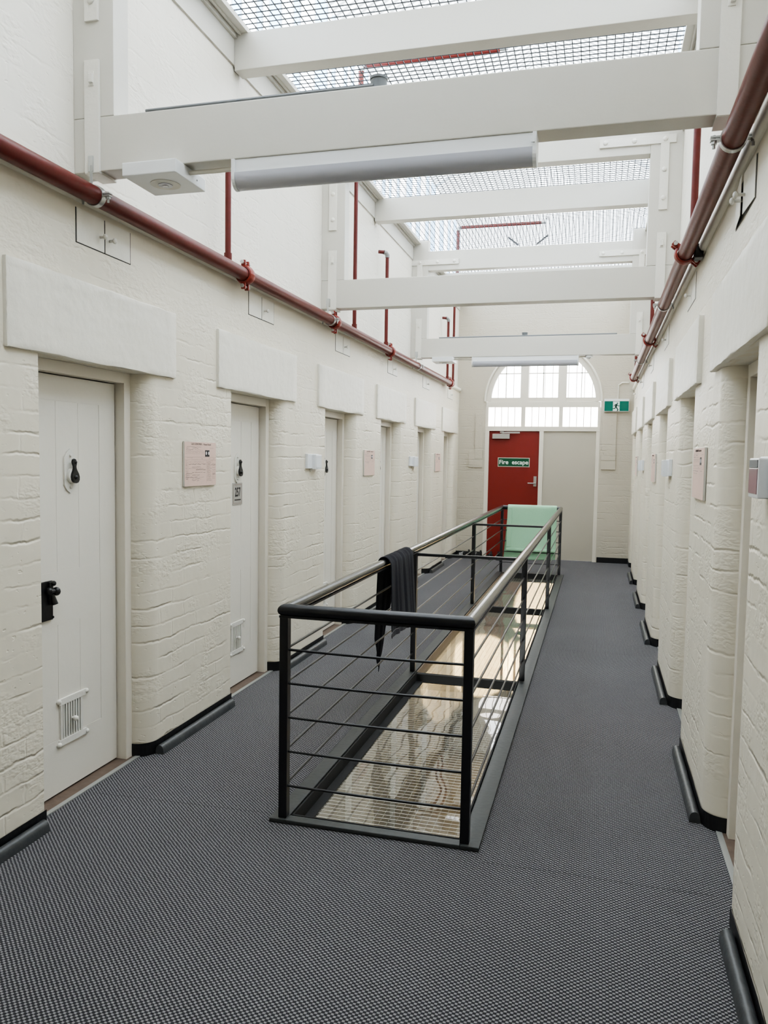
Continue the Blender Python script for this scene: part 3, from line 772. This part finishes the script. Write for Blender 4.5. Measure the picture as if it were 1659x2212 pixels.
# ------------------------------------------------------------------ wire mesh ceiling panels
ys = [YB, .62, 2.968, 4.463, 6.06, 7.535, 9.18, 10.70, YE]
MX0, MX1 = UL+.09, UR-.09
bayname = ['behind the camera', 'above the camera', 'before the nearest joist', 'between the nearest joist and the second truss', 'past the second truss', 'before the third truss', 'past the third truss', 'against the end wall']
for i in range(1, len(ys)-1):
    y0, y1 = ys[i], ys[i+1]
    m = MB(); z = 4.092; r = .0025
    n = int(round((y1-y0)/.051))
    for q in range(n):
        y = y0+(q+.5)*(y1-y0)/n; m.box(MX0-.05, MX1+.05, y-r, y+r, z, z+2*r)
    nx = int(round((MX1-MX0)/.051))
    for q in range(nx+1):
        x = MX0+q*(MX1-MX0)/nx; m.box(x-r, x+r, y0, y1, z+2*r, z+4*r)
    tag(m.build('wire_mesh_panel', 'mesh_wire'), 'dark square wire mesh under the skylight, bay ' + bayname[i], 'wire mesh', 'wire mesh panels under the skylight')

# ------------------------------------------------------------------ skylight roof above the mesh
def corrug(p0, p1, y0, y1, pitch, amp, name, m_):
    """sheet from line p0 (x,z) to p1 (x,z), ribs running from p0 to p1"""
    d = Vector((p1[0]-p0[0], p1[1]-p0[1])).normalized(); nn = (-d.y, d.x); m = MB()
    n = int((y1-y0)/pitch*8); rows = [[], []]
    for i in range(n+1):
        y = y0+(y1-y0)*i/n; a = amp*math.sin(2*PI*(y-y0)/pitch)
        rows[0].append((p0[0]+nn[0]*a, y, p0[1]+nn[1]*a)); rows[1].append((p1[0]+nn[0]*a, y, p1[1]+nn[1]*a))
    m.grid(rows); return m.build(name, m_, smooth=True, recalc=False)
XC = (UL+UR)/2
c = thing('ceiling', 'white corrugated skylight roof above the wire mesh', 'skylight roof', (XC, 5, 5.2), None, 'structure')
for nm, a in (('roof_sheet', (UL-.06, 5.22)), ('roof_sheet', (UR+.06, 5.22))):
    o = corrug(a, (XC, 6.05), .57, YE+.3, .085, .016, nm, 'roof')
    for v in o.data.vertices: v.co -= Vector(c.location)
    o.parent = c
for nm, x in (('side_glazing_left', UL-.06), ('side_glazing_right', UR+.06)):
    y = .57; i = 0; white = MB(); blue = MB(); post = MB()
    while y < YE+.3:
        wd = random.choice((.10, .14, .22, .30)); tgt = (white, blue)[i % 2]
        tgt.quad((x, y, 4.09), (x, y+wd, 4.09), (x, y+wd, 5.24), (x, y, 5.24))
        post.box(x-.012, x+.012, y-.006, y+.006, 4.09, 5.24)
        y += wd; i += 1
    g1 = white.build('white_glazing', 'roof_white', c, recalc=False); blue.build('blue_glazing', 'roof_clear', c, recalc=False); post.build('glazing_post', 'plastic', c)
m = MB(); m.box(UL-.1, UR+.1, .52, .57, 4.09, 6.1); m.box(UL-.1, UR+.1, YB-.2, .62, 4.09, 4.14); m.build('skylight_blocker', 'timber', c)  # unseen panels added to close off the skylight and darken beam fronts
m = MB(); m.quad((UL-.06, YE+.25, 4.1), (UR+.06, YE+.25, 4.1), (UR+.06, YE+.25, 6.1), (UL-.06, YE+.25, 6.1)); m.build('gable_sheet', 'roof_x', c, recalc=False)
m = MB()
for y in (.9, 4.2, 7.4, 10.6):
    for x1 in (UL-.04, UR+.04): m.tube([(x1, y, 5.20), (XC, y, 6.02)], .022, 8)
m.build('roof_rib', 'plastic', c)

# branch pipes above the mesh
def branch(y, lb):
    t = thing('sprinkler_branch', lb, 'pipe', (-2.07, y, 4.1), 'red sprinkler branches above the mesh')
    m = MB(); m.tube([(-2.07, y, 4.105), (-2.07, y, 4.85)], .024, 10); m.tube([(-2.035, y, 4.885), (-.89, y, 4.885)], .024, 10); m.build('pipe', 'pipe_red', t, smooth=True)
    m = MB(); m.tube([(-2.07, y, 4.835), (-2.07, y, 4.875), (-2.06, y, 4.885), (-2.02, y, 4.885)], .031, 10); m.build('elbow', 'galv', t, smooth=True)
    m = MB(); m.tube([(-.89, y, 4.885), (-.83, y, 4.885), (-.82, y, 4.92)], .016, 10); m.sphere((-.82, y, 4.945), .02, 10); m.build('sprinkler_head', 'galv', t, smooth=True)
    return t
branch(6.64, 'red pipe elbow above the mesh, over the nearest tie beam')
branch(11.46, 'red pipe elbow above the mesh, over the farthest tie beam')
t = thing('roof_brace', 'pair of small dark struts forming a V above the mesh near the third truss', 'brace', (-1.1, 11.9, 4.7))
for x0, x1 in ((-1.40, -1.25), (-.82, -.98)):
    m = MB(); m.tube([(x0, 11.9, 4.83), (x1, 11.9, 4.71)], .012, 8); m.build('strut', 'mesh_wire', t)

# ------------------------------------------------------------------ sprinkler mains
def coupling(y, x, z, par, R, ang=0.0):
    rot_ = Matrix.Translation((x, 0, z)) @ Matrix.Rotation(ang, 4, 'Y') @ Matrix.Translation((-x, 0, -z))
    m = MB()
    pr = [(-.034, R+.004), (-.030, R+.013), (-.012, R+.017), (.012, R+.017), (.030, R+.013), (.034, R+.004)]
    rows = []
    for i in range(25):
        a = 2*PI*i/24; rows.append([(x+r*math.cos(a), y+o_, z+r*math.sin(a)) for o_, r in pr])
    m.grid(rows)
    for s_ in (1, -1):
        zc = z+s_*(R+.026)
        for q in (-1, 1): m.box(x-.014, x+.014, y+q*.024-.008, y+q*.024+.008, zc-.022, zc+.020, .005)
    m.bm.transform(rot_); o = m.build('coupling', 'coupling', par, smooth=True)
    for s_ in (1, -1):
        m = MB()
        zc = z+s_*(R+.030); m.cyl((x, y-.048, zc), (x, y+.048, zc), .0065, 8)
        for q in (-1, 1): m.cyl((x, y+q*.036, zc), (x, y+q*.050, zc), .0115, 6)
        m.bm.transform(rot_); m.build('coupling_bolt', 'galv', o)
def clamp(y, x, z, par, R, hang):
    m = MB(); rows = []
    for i in range(25):
        a = 2*PI*i/24; rows.append([(x+(R+q)*math.cos(a), y+o_, z+(R+q)*math.sin(a)) for o_, q in ((-.014, .001), (-.014, .005), (.014, .005), (.014, .001))])
    m.grid(rows)
    for s_ in (1, -1):
        m.box(x+s_*(R+.002), x+s_*(R+.034), y-.012, y+.012, z+.004, z+.009); m.box(x+s_*(R+.002), x+s_*(R+.034), y-.012, y+.012, z-.006, z-.001)
        m.cyl((x+s_*(R+.022), y, z-.03), (x+s_*(R+.022), y, z+.014), .005, 8); m.cyl((x+s_*(R+.022), y, z-.016), (x+s_*(R+.022), y, z-.007), .010, 6)
    if hang: m.cyl((x-.02, y, z+R), (x-.02, y, 2.76), .006, 8); m.box(x-.034, x-.010, y-.004, y+.03, 2.735, 2.80, .002)
    m.build('clamp', 'galv', par, smooth=True)
def main_pipe(side):
    s_ = sgn(side); R = .039; z = 2.632; x = sx(side, -.082)
    t = thing('sprinkler_main', 'thick red sprinkler pipe running along the %s wall' % side, 'pipe', (x, 6, z), 'red sprinkler mains along both walls')
    m = MB(); y1 = 11.30 if side == 'left' else 10.78
    m.tube([(x, YB+.05, z), (x, 4, z), (x, 8, z), (x, y1, z)], R, 24); m.build('pipe', 'pipe_red', t, smooth=True)
    if side == 'left':
        cps = [4.415, 6.07, 7.83, 11.18]; cls = [2.955, 5.965, 9.09]; ris = [(4.21, 3.30, 1), (6.64, 4.05, 0), (7.70, 3.57, 1), (11.02, 3.50, 1), (11.46, 4.05, 0)]
    else:
        cps = [4.42, 7.43, 10.68]; cls = [2.905, 5.80, 8.88]; ris = [(4.20, 3.30, 1), (7.36, 3.35, 1), (10.45, 3.35, 1)]
    for y in cps: coupling(y, x, z, t, R, 0 if side == 'left' else -.85)
    for y in cls: clamp(y, x, z, t, R, side == 'left')
    for (y, zt, elb) in ris:
        rx = x - s_*.012; r = .0175
        m = MB(); m.tube([(rx, y, z+.02), (rx, y, zt)], r, 14)
        m.tube([(rx, y, z+R-.012), (rx, y, z+R+.04)], .023, 14)
        o = m.build('riser', 'pipe_red', t, smooth=True)
        if elb:
            m = MB(); ey_ = [(rx, y, zt-.03), (rx, y, zt-.006), (rx-s_*.012, y-.012, zt+.014), (rx-s_*.03, y-.03, zt+.018)]
            m.tube(ey_, [.023, .023, .022, .022], 12); m.build('elbow', 'elbow', o, smooth=True)
            m = MB(); m.tube([(rx-s_*.03, y-.03, zt+.018), (rx-s_*.075, y-.06, zt+.018)], .0175, 12); m.build('stub', 'pipe_red', o, smooth=True)
    if side == 'left':
        m = MB(); m.sphere((x, y1, z), .044, 14, (1, .6, 1)); m.build('end_cap', 'pipe_red', t, smooth=True)
    else:
        m = MB(); m.box(x-.05, x-.01, 4.30, 4.37, z-.05, z+.02, .004)
        for v in m.bm.verts: v.co.x += .085
        m.build('bracket', 'black_iron', t)
main_pipe('left'); main_pipe('right')

# ------------------------------------------------------------------ railing
RX0, RX1 = -1.245, -.4665
PY = [3.033, 5.448, 8.222, 10.741]
r = thing('railing', 'black steel guard rail with thin horizontal rods around the glazed well', 'railing', (-.855, 3.03, .018))
ZT = .877; HP = .0185
for y in PY:
    for x in (RX0, RX1): MB().box(x-HP, x+HP, y-HP, y+HP, .0185, ZT, .002).build('post', 'rail', r)
m = MB()
m.box(RX0-.02, RX0+.02, PY[0]-.02, PY[3]+.02, ZT, ZT+.010); m.box(RX1-.02, RX1+.02, PY[0]-.02, PY[3]+.02, ZT, ZT+.010)
m.box(RX0+.02, RX1-.02, PY[0]-.02, PY[0]+.02, ZT, ZT+.010); m.box(RX0+.02, RX1-.02, PY[3]-.02, PY[3]+.02, ZT, ZT+.010)
m.build('flat_bar', 'rail', r)
HZ = ZT+.031; HR = .0255
def hrail(a, b, pts=None):
    """tube with mitred ends"""
    a, b = Vector(a), Vector(b); d = (b-a).normalized(); u = Vector((-d.y, d.x, 0)); m = MB(); S = 24; A = []; B = []
    for i in range(S):
        an = 2*PI*i/S; o1 = math.cos(an)*HR; o2 = math.sin(an)*HR
        # outward side longer: mitre at 45 degrees
        A.append(m.bm.verts.new(a + u*o1 + Vector((0,0,o2)) - d*(-o1))); B.append(m.bm.verts.new(b + u*o1 + Vector((0,0,o2)) + d*(-o1)))
    for i in range(S): m.bm.faces.new([A[i], A[(i+1)%S], B[(i+1)%S], B[i]])
    return m
crn = [(RX0, PY[0], HZ), (RX1, PY[0], HZ), (RX1, PY[3], HZ), (RX0, PY[3], HZ)]
for i in range(4):
    hrail(crn[i], crn[(i+1) % 4]).build('handrail', 'handrail' if i in (1, 3) else 'rail', r, smooth=True)
for y in PY[1:3]:
    MB().box(RX0+HP, RX1-HP, y-.014, y+.014, ZT-.022, ZT-.002, .002).build('cross_bar', 'rail', r)
for z in (.740, .596, .450, .303, .154):
    sag = .004
    for (a, b) in (((RX0, PY[0], z), (RX0, PY[3], z)), ((RX1, PY[0], z), (RX1, PY[3], z)), ((RX0, PY[0], z), (RX1, PY[0], z)), ((RX0, PY[3], z), (RX1, PY[3], z))):
        a, b = Vector(a), Vector(b); pts = []
        if (b-a).length < 2:
            pts = [a.lerp(b, q/6) - Vector((0, 0, sag*math.sin(PI*q/6))) for q in range(7)]
        else: pts = [a, a.lerp(b, .5), b]
        m = MB(); m.tube(pts, .0055, 10); m.build('rod', 'rod' if (b-a).length > 2 else 'rail', r, smooth=True)

# ------------------------------------------------------------------ towels
def thick(o, t):
    md = o.modifiers.new('thickness', 'SOLIDIFY'); md.thickness = t; md.offset = 0
    ss = o.modifiers.new('smooth', 'SUBSURF'); ss.levels = 1; ss.render_levels = 1
def dark_towel():
    t = thing('towel', 'dark charcoal ribbed hand towel hung over the left handrail', 'towel', (RX0, 4.9, HZ))
    n = 46; rows = []; S = []
    rr = HR+.008
    # front (well side) drop, over the rail, back drop
    prof = [('f', q) for q in [0, .08, .2, .35, .5, .65, .8, .92, 1.0]] + [('a', q) for q in [.12, .3, .5, .7, .88]] + [('b', q) for q in [0, .1, .22, .36, .5, .64, .78, .9, 1.0]]
    hem = []
    for kind, q in prof:
        row = []
        for j in range(n+1):
            u = j/n; yt = 4.59 + .60*u
            fold = math.sin(u*2*PI*5.5+.6)*.5 + math.sin(u*2*PI*9+1.5)*.3
            if kind == 'f':
                z0 = .452 + .012*math.sin(u*5) - .012*u; z = z0 + (HZ-z0)*q; dn = 1-q
                x = RX0 + rr + .010*fold*min(1, dn*3+.25) + .020*dn + .02*math.sin(PI*u)*dn
                y = 4.87 + (yt-4.87)*(1 + .05*dn) - .035*dn*(1-u)
                x += .012
            elif kind == 'a':
                an = q*PI; x = RX0 + rr*1.15*math.cos(an) + .004*fold; z = HZ + (rr+.004)*math.sin(an) + .004*fold; y = yt
            else:
                z1 = .16 + (.34*abs(u-.33)**.9*1.7 if u > .33 else .75*(.33-u)); z = HZ - (HZ-z1)*q
                x = RX0 - rr - .008*fold*min(1, q*3) - .015*q - .03*q*q
                y = yt + (4.80-yt)*(q**1.5)*.55
            row.append((x, y, z))
        rows.append(row)
    m = MB(); m.grid(rows[1:]); o = m.build('terry_cloth', 'towel_dark', t, smooth=True, recalc=False); thick(o, .007)
    m = MB(); m.grid(rows[:2]); o = m.build('hem', 'towel_hem', t, smooth=True, recalc=False); thick(o, .006)
dark_towel()
def green_towel():
    t = thing('towel', 'mint green bath towel hung over the far end of the railing', 'towel', (-.85, PY[3], HZ))
    n = 30; rr = HR+.008
    def sheet(a, b):
        rows = []
        for i in range(a, b+1):
            s = i/30; row = []
            for j in range(n+1):
                u = j/n; x = -1.170 + .655*u; wob = .006*math.sin(u*7+1)*1.0 + .005*math.sin(u*17)
                if s < .42:
                    q = 1-s/.42; z = HZ - (HZ-.318)*q; y = PY[3]-rr-.012*q+wob*q; x += -.010*q*(1-u) + .0*u
                elif s < .58:
                    an = (s-.42)/.16*PI; y = PY[3]-rr*math.cos(an); z = HZ+(rr+.002)*math.sin(an)
                else:
                    q = (s-.58)/.42; z = HZ-(HZ-.175-.03*u)*q; y = PY[3]+rr+.02*q+wob*q; x += -.045*q*(1-u)-.01*q
                row.append((x, y, z))
            rows.append(row)
        return rows
    m = MB(); m.grid(sheet(0, 30)); o = m.build('terry_cloth', 'towel_green', t, smooth=True, recalc=False); thick(o, .012)
    m = MB(); m.grid([[(x, y-.010, z) for x, y, z in rw] for rw in sheet(0, 1)]); o = m.build('hem', 'towel_green', t, smooth=True, recalc=False); thick(o, .010)
    m = MB(); m.grid([[(x, y-.010, z) for x, y, z in rw[:4]] for rw in sheet(1, 13)]); o = m.build('folded_edge', 'towel_green', t, smooth=True, recalc=False); thick(o, .008)
green_towel()

# ------------------------------------------------------------------ shoes by the end wall
def shoe(x, y, rz, label, group, stripes=True, sc_=1.0):
    t = thing('shoe', label, 'shoe', (x, y, 0.0), group)
    def xf(m):
        R = Matrix.Rotation(rz, 3, 'Z')
        for v in m.bm.verts: v.co = R @ (v.co*sc_) + Vector((x, y, 0))
    L_ = .28; prof = [(-.14, .028, .060, .095), (-.12, .036, .072, .115), (-.07, .038, .075, .108), (-.02, .037, .07, .092), (.03, .040, .062, .076), (.08, .046, .052, .060), (.12, .040, .045, .048), (.14, .018, .030, .034)]
    rows = []
    for (a, hw, mid, top) in prof:
        rows.append([(a, hw*math.cos(q), .02+(top-.02)*math.sin(q)) for q in [PI*i/12 for i in range(13)]])
    m = MB(); m.grid(rows); m.bm.faces.new([v for v in [m.bm.verts.new(p) for p in rows[0]]]); m.bm.faces.new([m.bm.verts.new(p) for p in rows[-1]])
    xf(m); up = m.build('upper', 'shoe_black', t, smooth=True)
    m = MB(); pts = [(a, hw+.003) for a, hw, _, _ in prof]; poly = [(a, h_, .001) for a, h_ in pts] + [(a, -h_, .001) for a, h_ in pts[::-1]]
    m.prism(poly, (0, 0, .022)); xf(m); m.build('sole', 'shoe_white' if stripes else 'shoe_black', t)
    m = MB(); m.prism([(-.145, -.02, .09), (-.15, .02, .09), (-.135, .012, .14), (-.135, -.012, .14)], (.012, 0, 0)); xf(m); m.build('heel_tab', 'shoe_black', up)
    if stripes:
        m = MB()
        for a in (-.03, 0, .03):
            for s_ in (1, -1): m.prism([(a, s_*.036, .03), (a+.013, s_*.037, .03), (a+.030, s_*.026, .072), (a+.017, s_*.026, .074)], (0, s_*.004, .002))
        xf(m); m.build('side_stripes', 'shoe_white', up)
        m = MB()
        for a in (.0, .02, .04): m.tube([(a, -.022, .078), (a+.004, 0, .090-a*.4), (a, .022, .078)], .0035, 6)
        xf(m); m.build('laces', 'shoe_white', up)
    return t
shoe(-2.02, 12.24, 2.5, 'black sneaker with white stripes by the end wall, left one of the pair', 'sneakers by the end wall')
shoe(-1.80, 12.22, 2.2, 'black sneaker with white stripes by the end wall, right one of the pair', 'sneakers by the end wall')
shoe(-1.60, 12.20, 1.9, 'plain black shoe in front of the red door, left one of the pair', 'black shoes at the red door', False)
shoe(-1.46, 12.20, 1.7, 'plain black shoe in front of the red door, right one of the pair', 'black shoes at the red door', False)

# ------------------------------------------------------------------ record boards (pink facsimiles) on the walls
def record_board(side, y0, y1, label, full):
    s_ = sgn(side); z0, z1 = 1.376, 1.622
    t = thing('record_board', label, 'wall plaque', (sx(side, 0), (y0+y1)/2, z0), 'pink prisoner record boards')
    X = lambda q: sx(side, -q)
    MB().box(X(.002), X(.0125), y0, y1, z0, z1, .001).build('board', 'board_edge', t)
    MB().box(X(.0125), X(.0135), y0+.001, y1-.001, z0+.001, z1-.001).build('paper', 'pink', t)
    wy = y1-y0; hz = z1-z0
    def P_(u, v):   # u across (reading direction), v down
        return (y0+wy*u if side == 'left' else y1-wy*u, z1-hz*v)
    uy = 1 if side == 'left' else -1
    text_mesh('GAOL DEPARTMENT. - Prisoner Record', .0165, 'heading', 'ink', t, (X(.0138), *P_(.20, .075)), (0, uy, 0), (0, 0, 1), sx=.80, depth=.0002)
    rnd = random.Random(int(y0*100)); m = MB(); f = MB()
    def scrib(mm, u0, u1, v, h, wd, step=.010):
        u = u0; last = None
        while u < u1:
            dv = rnd.uniform(-h, h); p = P_(u, v+dv)
            if last is not None and rnd.random() > .14:
                a = Vector((0, *last)); b = Vector((0, *p)); d_ = (b-a)
                if d_.length > 1e-5:
                    nn = Vector((0, -d_.z, d_.y)).normalized()*wd/2
                    mm.quad(*[(X(.0140), q.y, q.z) for q in (a+nn, a-nn, b-nn, b+nn)])
            last = p; u += rnd.uniform(step*.5, step*1.3)
    def rule(mm, u0, v0, u1, v1, wd=.0008):
        a = Vector((0, *P_(u0, v0))); b = Vector((0, *P_(u1, v1))); d_ = b-a; nn = Vector((0, -d_.z, d_.y)).normalized()*wd/2
        mm.quad(*[(X(.0139), q.y, q.z) for q in (a+nn, a-nn, b-nn, b+nn)])
    for v in (.345, .405): rule(f, .0, v, 1, v+.004)
    for v in (.22, .27): rule(f, .03, v, .62, v)
    rule(f, .68, .41, .68, .95); rule(f, .86, .41, .86, .95); rule(f, .10, .41, .10, .95)
    scrib(m, .06, .52, .115, .005, .0011); scrib(m, .05, .14, .15, .010, .0016); scrib(m, .24, .42, .145, .016, .0018); scrib(m, .04, .26, .185, .009, .0017); scrib(f, .30, .56, .187, .008, .0012)
    scrib(f, .05, .60, .240, .006, .0012); scrib(f, .78, .93, .135, .004, .0012); scrib(f, .06, .24, .362, .004, .0010)
    for u in (.51, .75, .89): scrib(m, u, u+.06, .382, .003, .0012)
    if full:
        for (u0, u1, v, w, mm) in [(.12, .60, .455, .0010, f), (.12, .66, .505, .0019, m), (.22, .50, .570, .0013, m), (.12, .60, .600, .0012, f), (.35, .66, .630, .0019, m), (.22, .64, .695, .0013, m), (.05, .22, .715, .0015, m), (.05, .16, .75, .0015, m), (.22, .46, .75, .0014, m), (.02, .40, .80, .0019, m), (.42, .60, .805, .0010, f), (.22, .50, .838, .0016, m), (.05, .10, .84, .0014, m), (.22, .44, .872, .0014, m)]:
            scrib(mm, u0, u1, v, .011, w)
        for i in range(15): scrib(m if i % 3 else f, .69, .80+.05*rnd.random(), .45+.031*i, .008, .0013)
        for i in range(9): scrib(f, .87, .985, .50+.042*i, .008, .0014)
        for i in range(13): scrib(m if i % 2 else f, .025, .085, .43+.034*i, .008, .0012)
        scrib(m, .82, .99, .52, .006, .0020); scrib(m, .88, .99, .735, .006, .0024)
    else:
        for (u0, u1, v, w) in [(.06, .50, .455, .0016), (.12, .42, .50, .0014), (.70, .88, .45, .0014)]: scrib(m, u0, u1, v, .010, w)
    m.build('handwriting', 'ink', t); f.build('printed_rules', 'ink2', t)
    m = MB(); a, b = P_(.635, .185), P_(.775, .335); m.box(X(.0135), X(.0142), a[0], b[0], b[1], a[1]); ph = m.build('photo', 'photo_dark', t)
    m = MB()
    for u in (.672, .752):
        c = P_(u, .255); rs = [(c[0]+.0075*math.cos(q*PI/8), c[1]+.0095*math.sin(q*PI/8)) for q in range(16)]
        m.prism([(X(.0142), yy, zz) for yy, zz in rs], (s_*.0004, 0, 0))
    m.build('photo_faces', 'photo_pale', ph)
nm = ['between the first and second doors', 'between the third and fourth doors', 'between the fifth and last doors']
for i in range(3):
    yL = 3.815+2*i*1.69
    record_board('left', yL, yL+.36, 'pink prisoner record board on the left wall, %s' % nm[i], i == 0)
    yR, wR = ((3.865, .43), (7.13, .46), (10.42, .46))[i]
    record_board('right', yR, yR+wR, 'pink prisoner record board on the right wall, %s' % nm[i], False)

# card readers / switch boxes
def reader(side, y0, y1, label, big):
    s_ = sgn(side); z0, z1 = 1.452, 1.571
    t = thing('card_reader', label, 'card reader', (sx(side, 0), y0, z0), 'white card readers beside the doors')
    X = lambda q: sx(side, -q)
    ym = (y0+y1)/2
    MB().box(X(0), X(.022), y0, y0+(y1-y0)*.98, z0+.006, z1, .003).build('back_box', 'plastic_w', t)
    MB().box(X(.018), X(.050), ym-.02, y1-.005, z0, z1-.005, .004).build('reader_body', 'plastic', t)
    MB().box(X(.049), X(.052), ym-.012, y1-.013, z0+.012, z1-.035, .001).build('reader_face', 'pinkface' if big else 'plastic_w', t)
    MB().box(X(.049), X(.052), ym-.012, y1-.013, z1-.032, z1-.010, .001).build('reader_window', 'grey_pvc' if big else 'plastic_w', t)
    m = MB(); m.box(X(0), X(.006), ym-.02, ym+.02, z0-.022, z0+.004); m.build('cable_cover', 'frame', t)
reader('left', 5.66, 5.90, 'white card reader on the left wall before the third door', False)
reader('left', 9.06, 9.36, 'white card reader on the left wall before the fifth door', False)
reader('right', 2.285, 2.53, 'white card reader with mauve face on the near right wall, at the frame edge', True)
reader('right', 5.62, 5.90, 'white card reader on the right wall before the third door', False)
reader('right', 9.03, 9.33, 'white card reader on the right wall before the fifth door', False)

# unseen wall added behind the camera to bounce light
m = MB(); m.box(-2.75, 1.05, YB-.2, YB, -.2, 4.1); struct(m.build('wall_bounce', 'wall_x'), 'added wall behind the camera, bouncing light', 'wall')

# ------------------------------------------------------------------ light
w = bpy.data.worlds.new('sky'); sc.world = w; w.use_nodes = True
nt = w.node_tree; bg = nt.nodes['Background']
bg.inputs[0].default_value = (.95, .97, 1.0, 1); bg.inputs[1].default_value = 2.6
sun = bpy.data.lights.new('sun', 'SUN'); sun.energy = 3.2; sun.angle = .02; sun.color = (1, .95, .86)
so = bpy.data.objects.new('sun', sun); COL.objects.link(so)
so.rotation_euler = Vector((.35, .30, -1)).to_track_quat('-Z', 'Y').to_euler()
def area(name, loc, rot, sxx, syy, e, col):
    l = bpy.data.lights.new(name, 'AREA'); l.shape = 'RECTANGLE'; l.size = sxx; l.size_y = syy; l.energy = e; l.color = col
    o = bpy.data.objects.new(name, l); COL.objects.link(o); o.location = loc; o.rotation_euler = rot; return o
# unseen fill and spots added to light the storey below
area('lower_fill', (.1, 6.5, -.30), (0, 0, 0), .5, 6, 13, (1, .97, .92))
def patch(loc, tgt, e, size):  # added warm spot standing in for sunlight on the lower walls
    l = bpy.data.lights.new('lower_patch_spot', 'SPOT'); l.energy = e; l.color = (1, .74, .42); l.spot_size = size; l.spot_blend = .08; l.shadow_soft_size = .03
    o = bpy.data.objects.new('lower_patch_spot', l); COL.objects.link(o); o.location = loc
    o.rotation_euler = (Vector(tgt)-o.location).to_track_quat('-Z', 'Y').to_euler()
patch((.2, 8.2, -2.6), (-.8, YE, -1.75), 3600, .26)
patch((.2, 8.0, -.6), (-1.7, YE, -1.75), 3000, .20)
patch((-1.9, 9.0, -2.2), (-.7, YE, -.75), 2200, .26)
patch((.2, 7.0, -.5), (-2.2, 11.3, -1.6), 800, .30)

# ------------------------------------------------------------------ camera
F, yaw, pitch, roll, CZ = 1695.85, .2653, -.0688, .0163, 1.5494
fw = Vector((-math.sin(yaw)*math.cos(pitch), math.cos(yaw)*math.cos(pitch), math.sin(pitch)))
rt = Vector((math.cos(yaw), math.sin(yaw), 0)); up = rt.cross(fw)
r2 = rt*math.cos(roll) + up*math.sin(roll); u2 = -rt*math.sin(roll) + up*math.cos(roll)
cam = bpy.data.cameras.new('camera'); cam.sensor_fit = 'VERTICAL'; cam.sensor_height = 36; cam.lens = F*36/2212; cam.clip_start = .05
co = bpy.data.objects.new('camera', cam); COL.objects.link(co)
mw = Matrix((r2, u2, -fw)).transposed().to_4x4(); mw.translation = (0, 0, CZ); co.matrix_world = mw
sc.camera = co

sc.view_settings.view_transform = 'AgX'
sc.view_settings.look = 'AgX - Medium High Contrast'
sc.view_settings.exposure = 1.98
sc.cycles.use_denoising = True
sc.cycles.max_bounces = 8
sc.cycles.diffuse_bounces = 3
sc.cycles.glossy_bounces = 3
sc.cycles.transmission_bounces = 3
sc.cycles.transparent_max_bounces = 6
sc.cycles.use_adaptive_sampling = True
sc.cycles.adaptive_threshold = .06
sc.cycles.sample_clamp_indirect = 8

for m_ in ('roof','roof_x','roof_clear','roof_white','frost'): M[m_].cycles.emission_sampling='NONE'
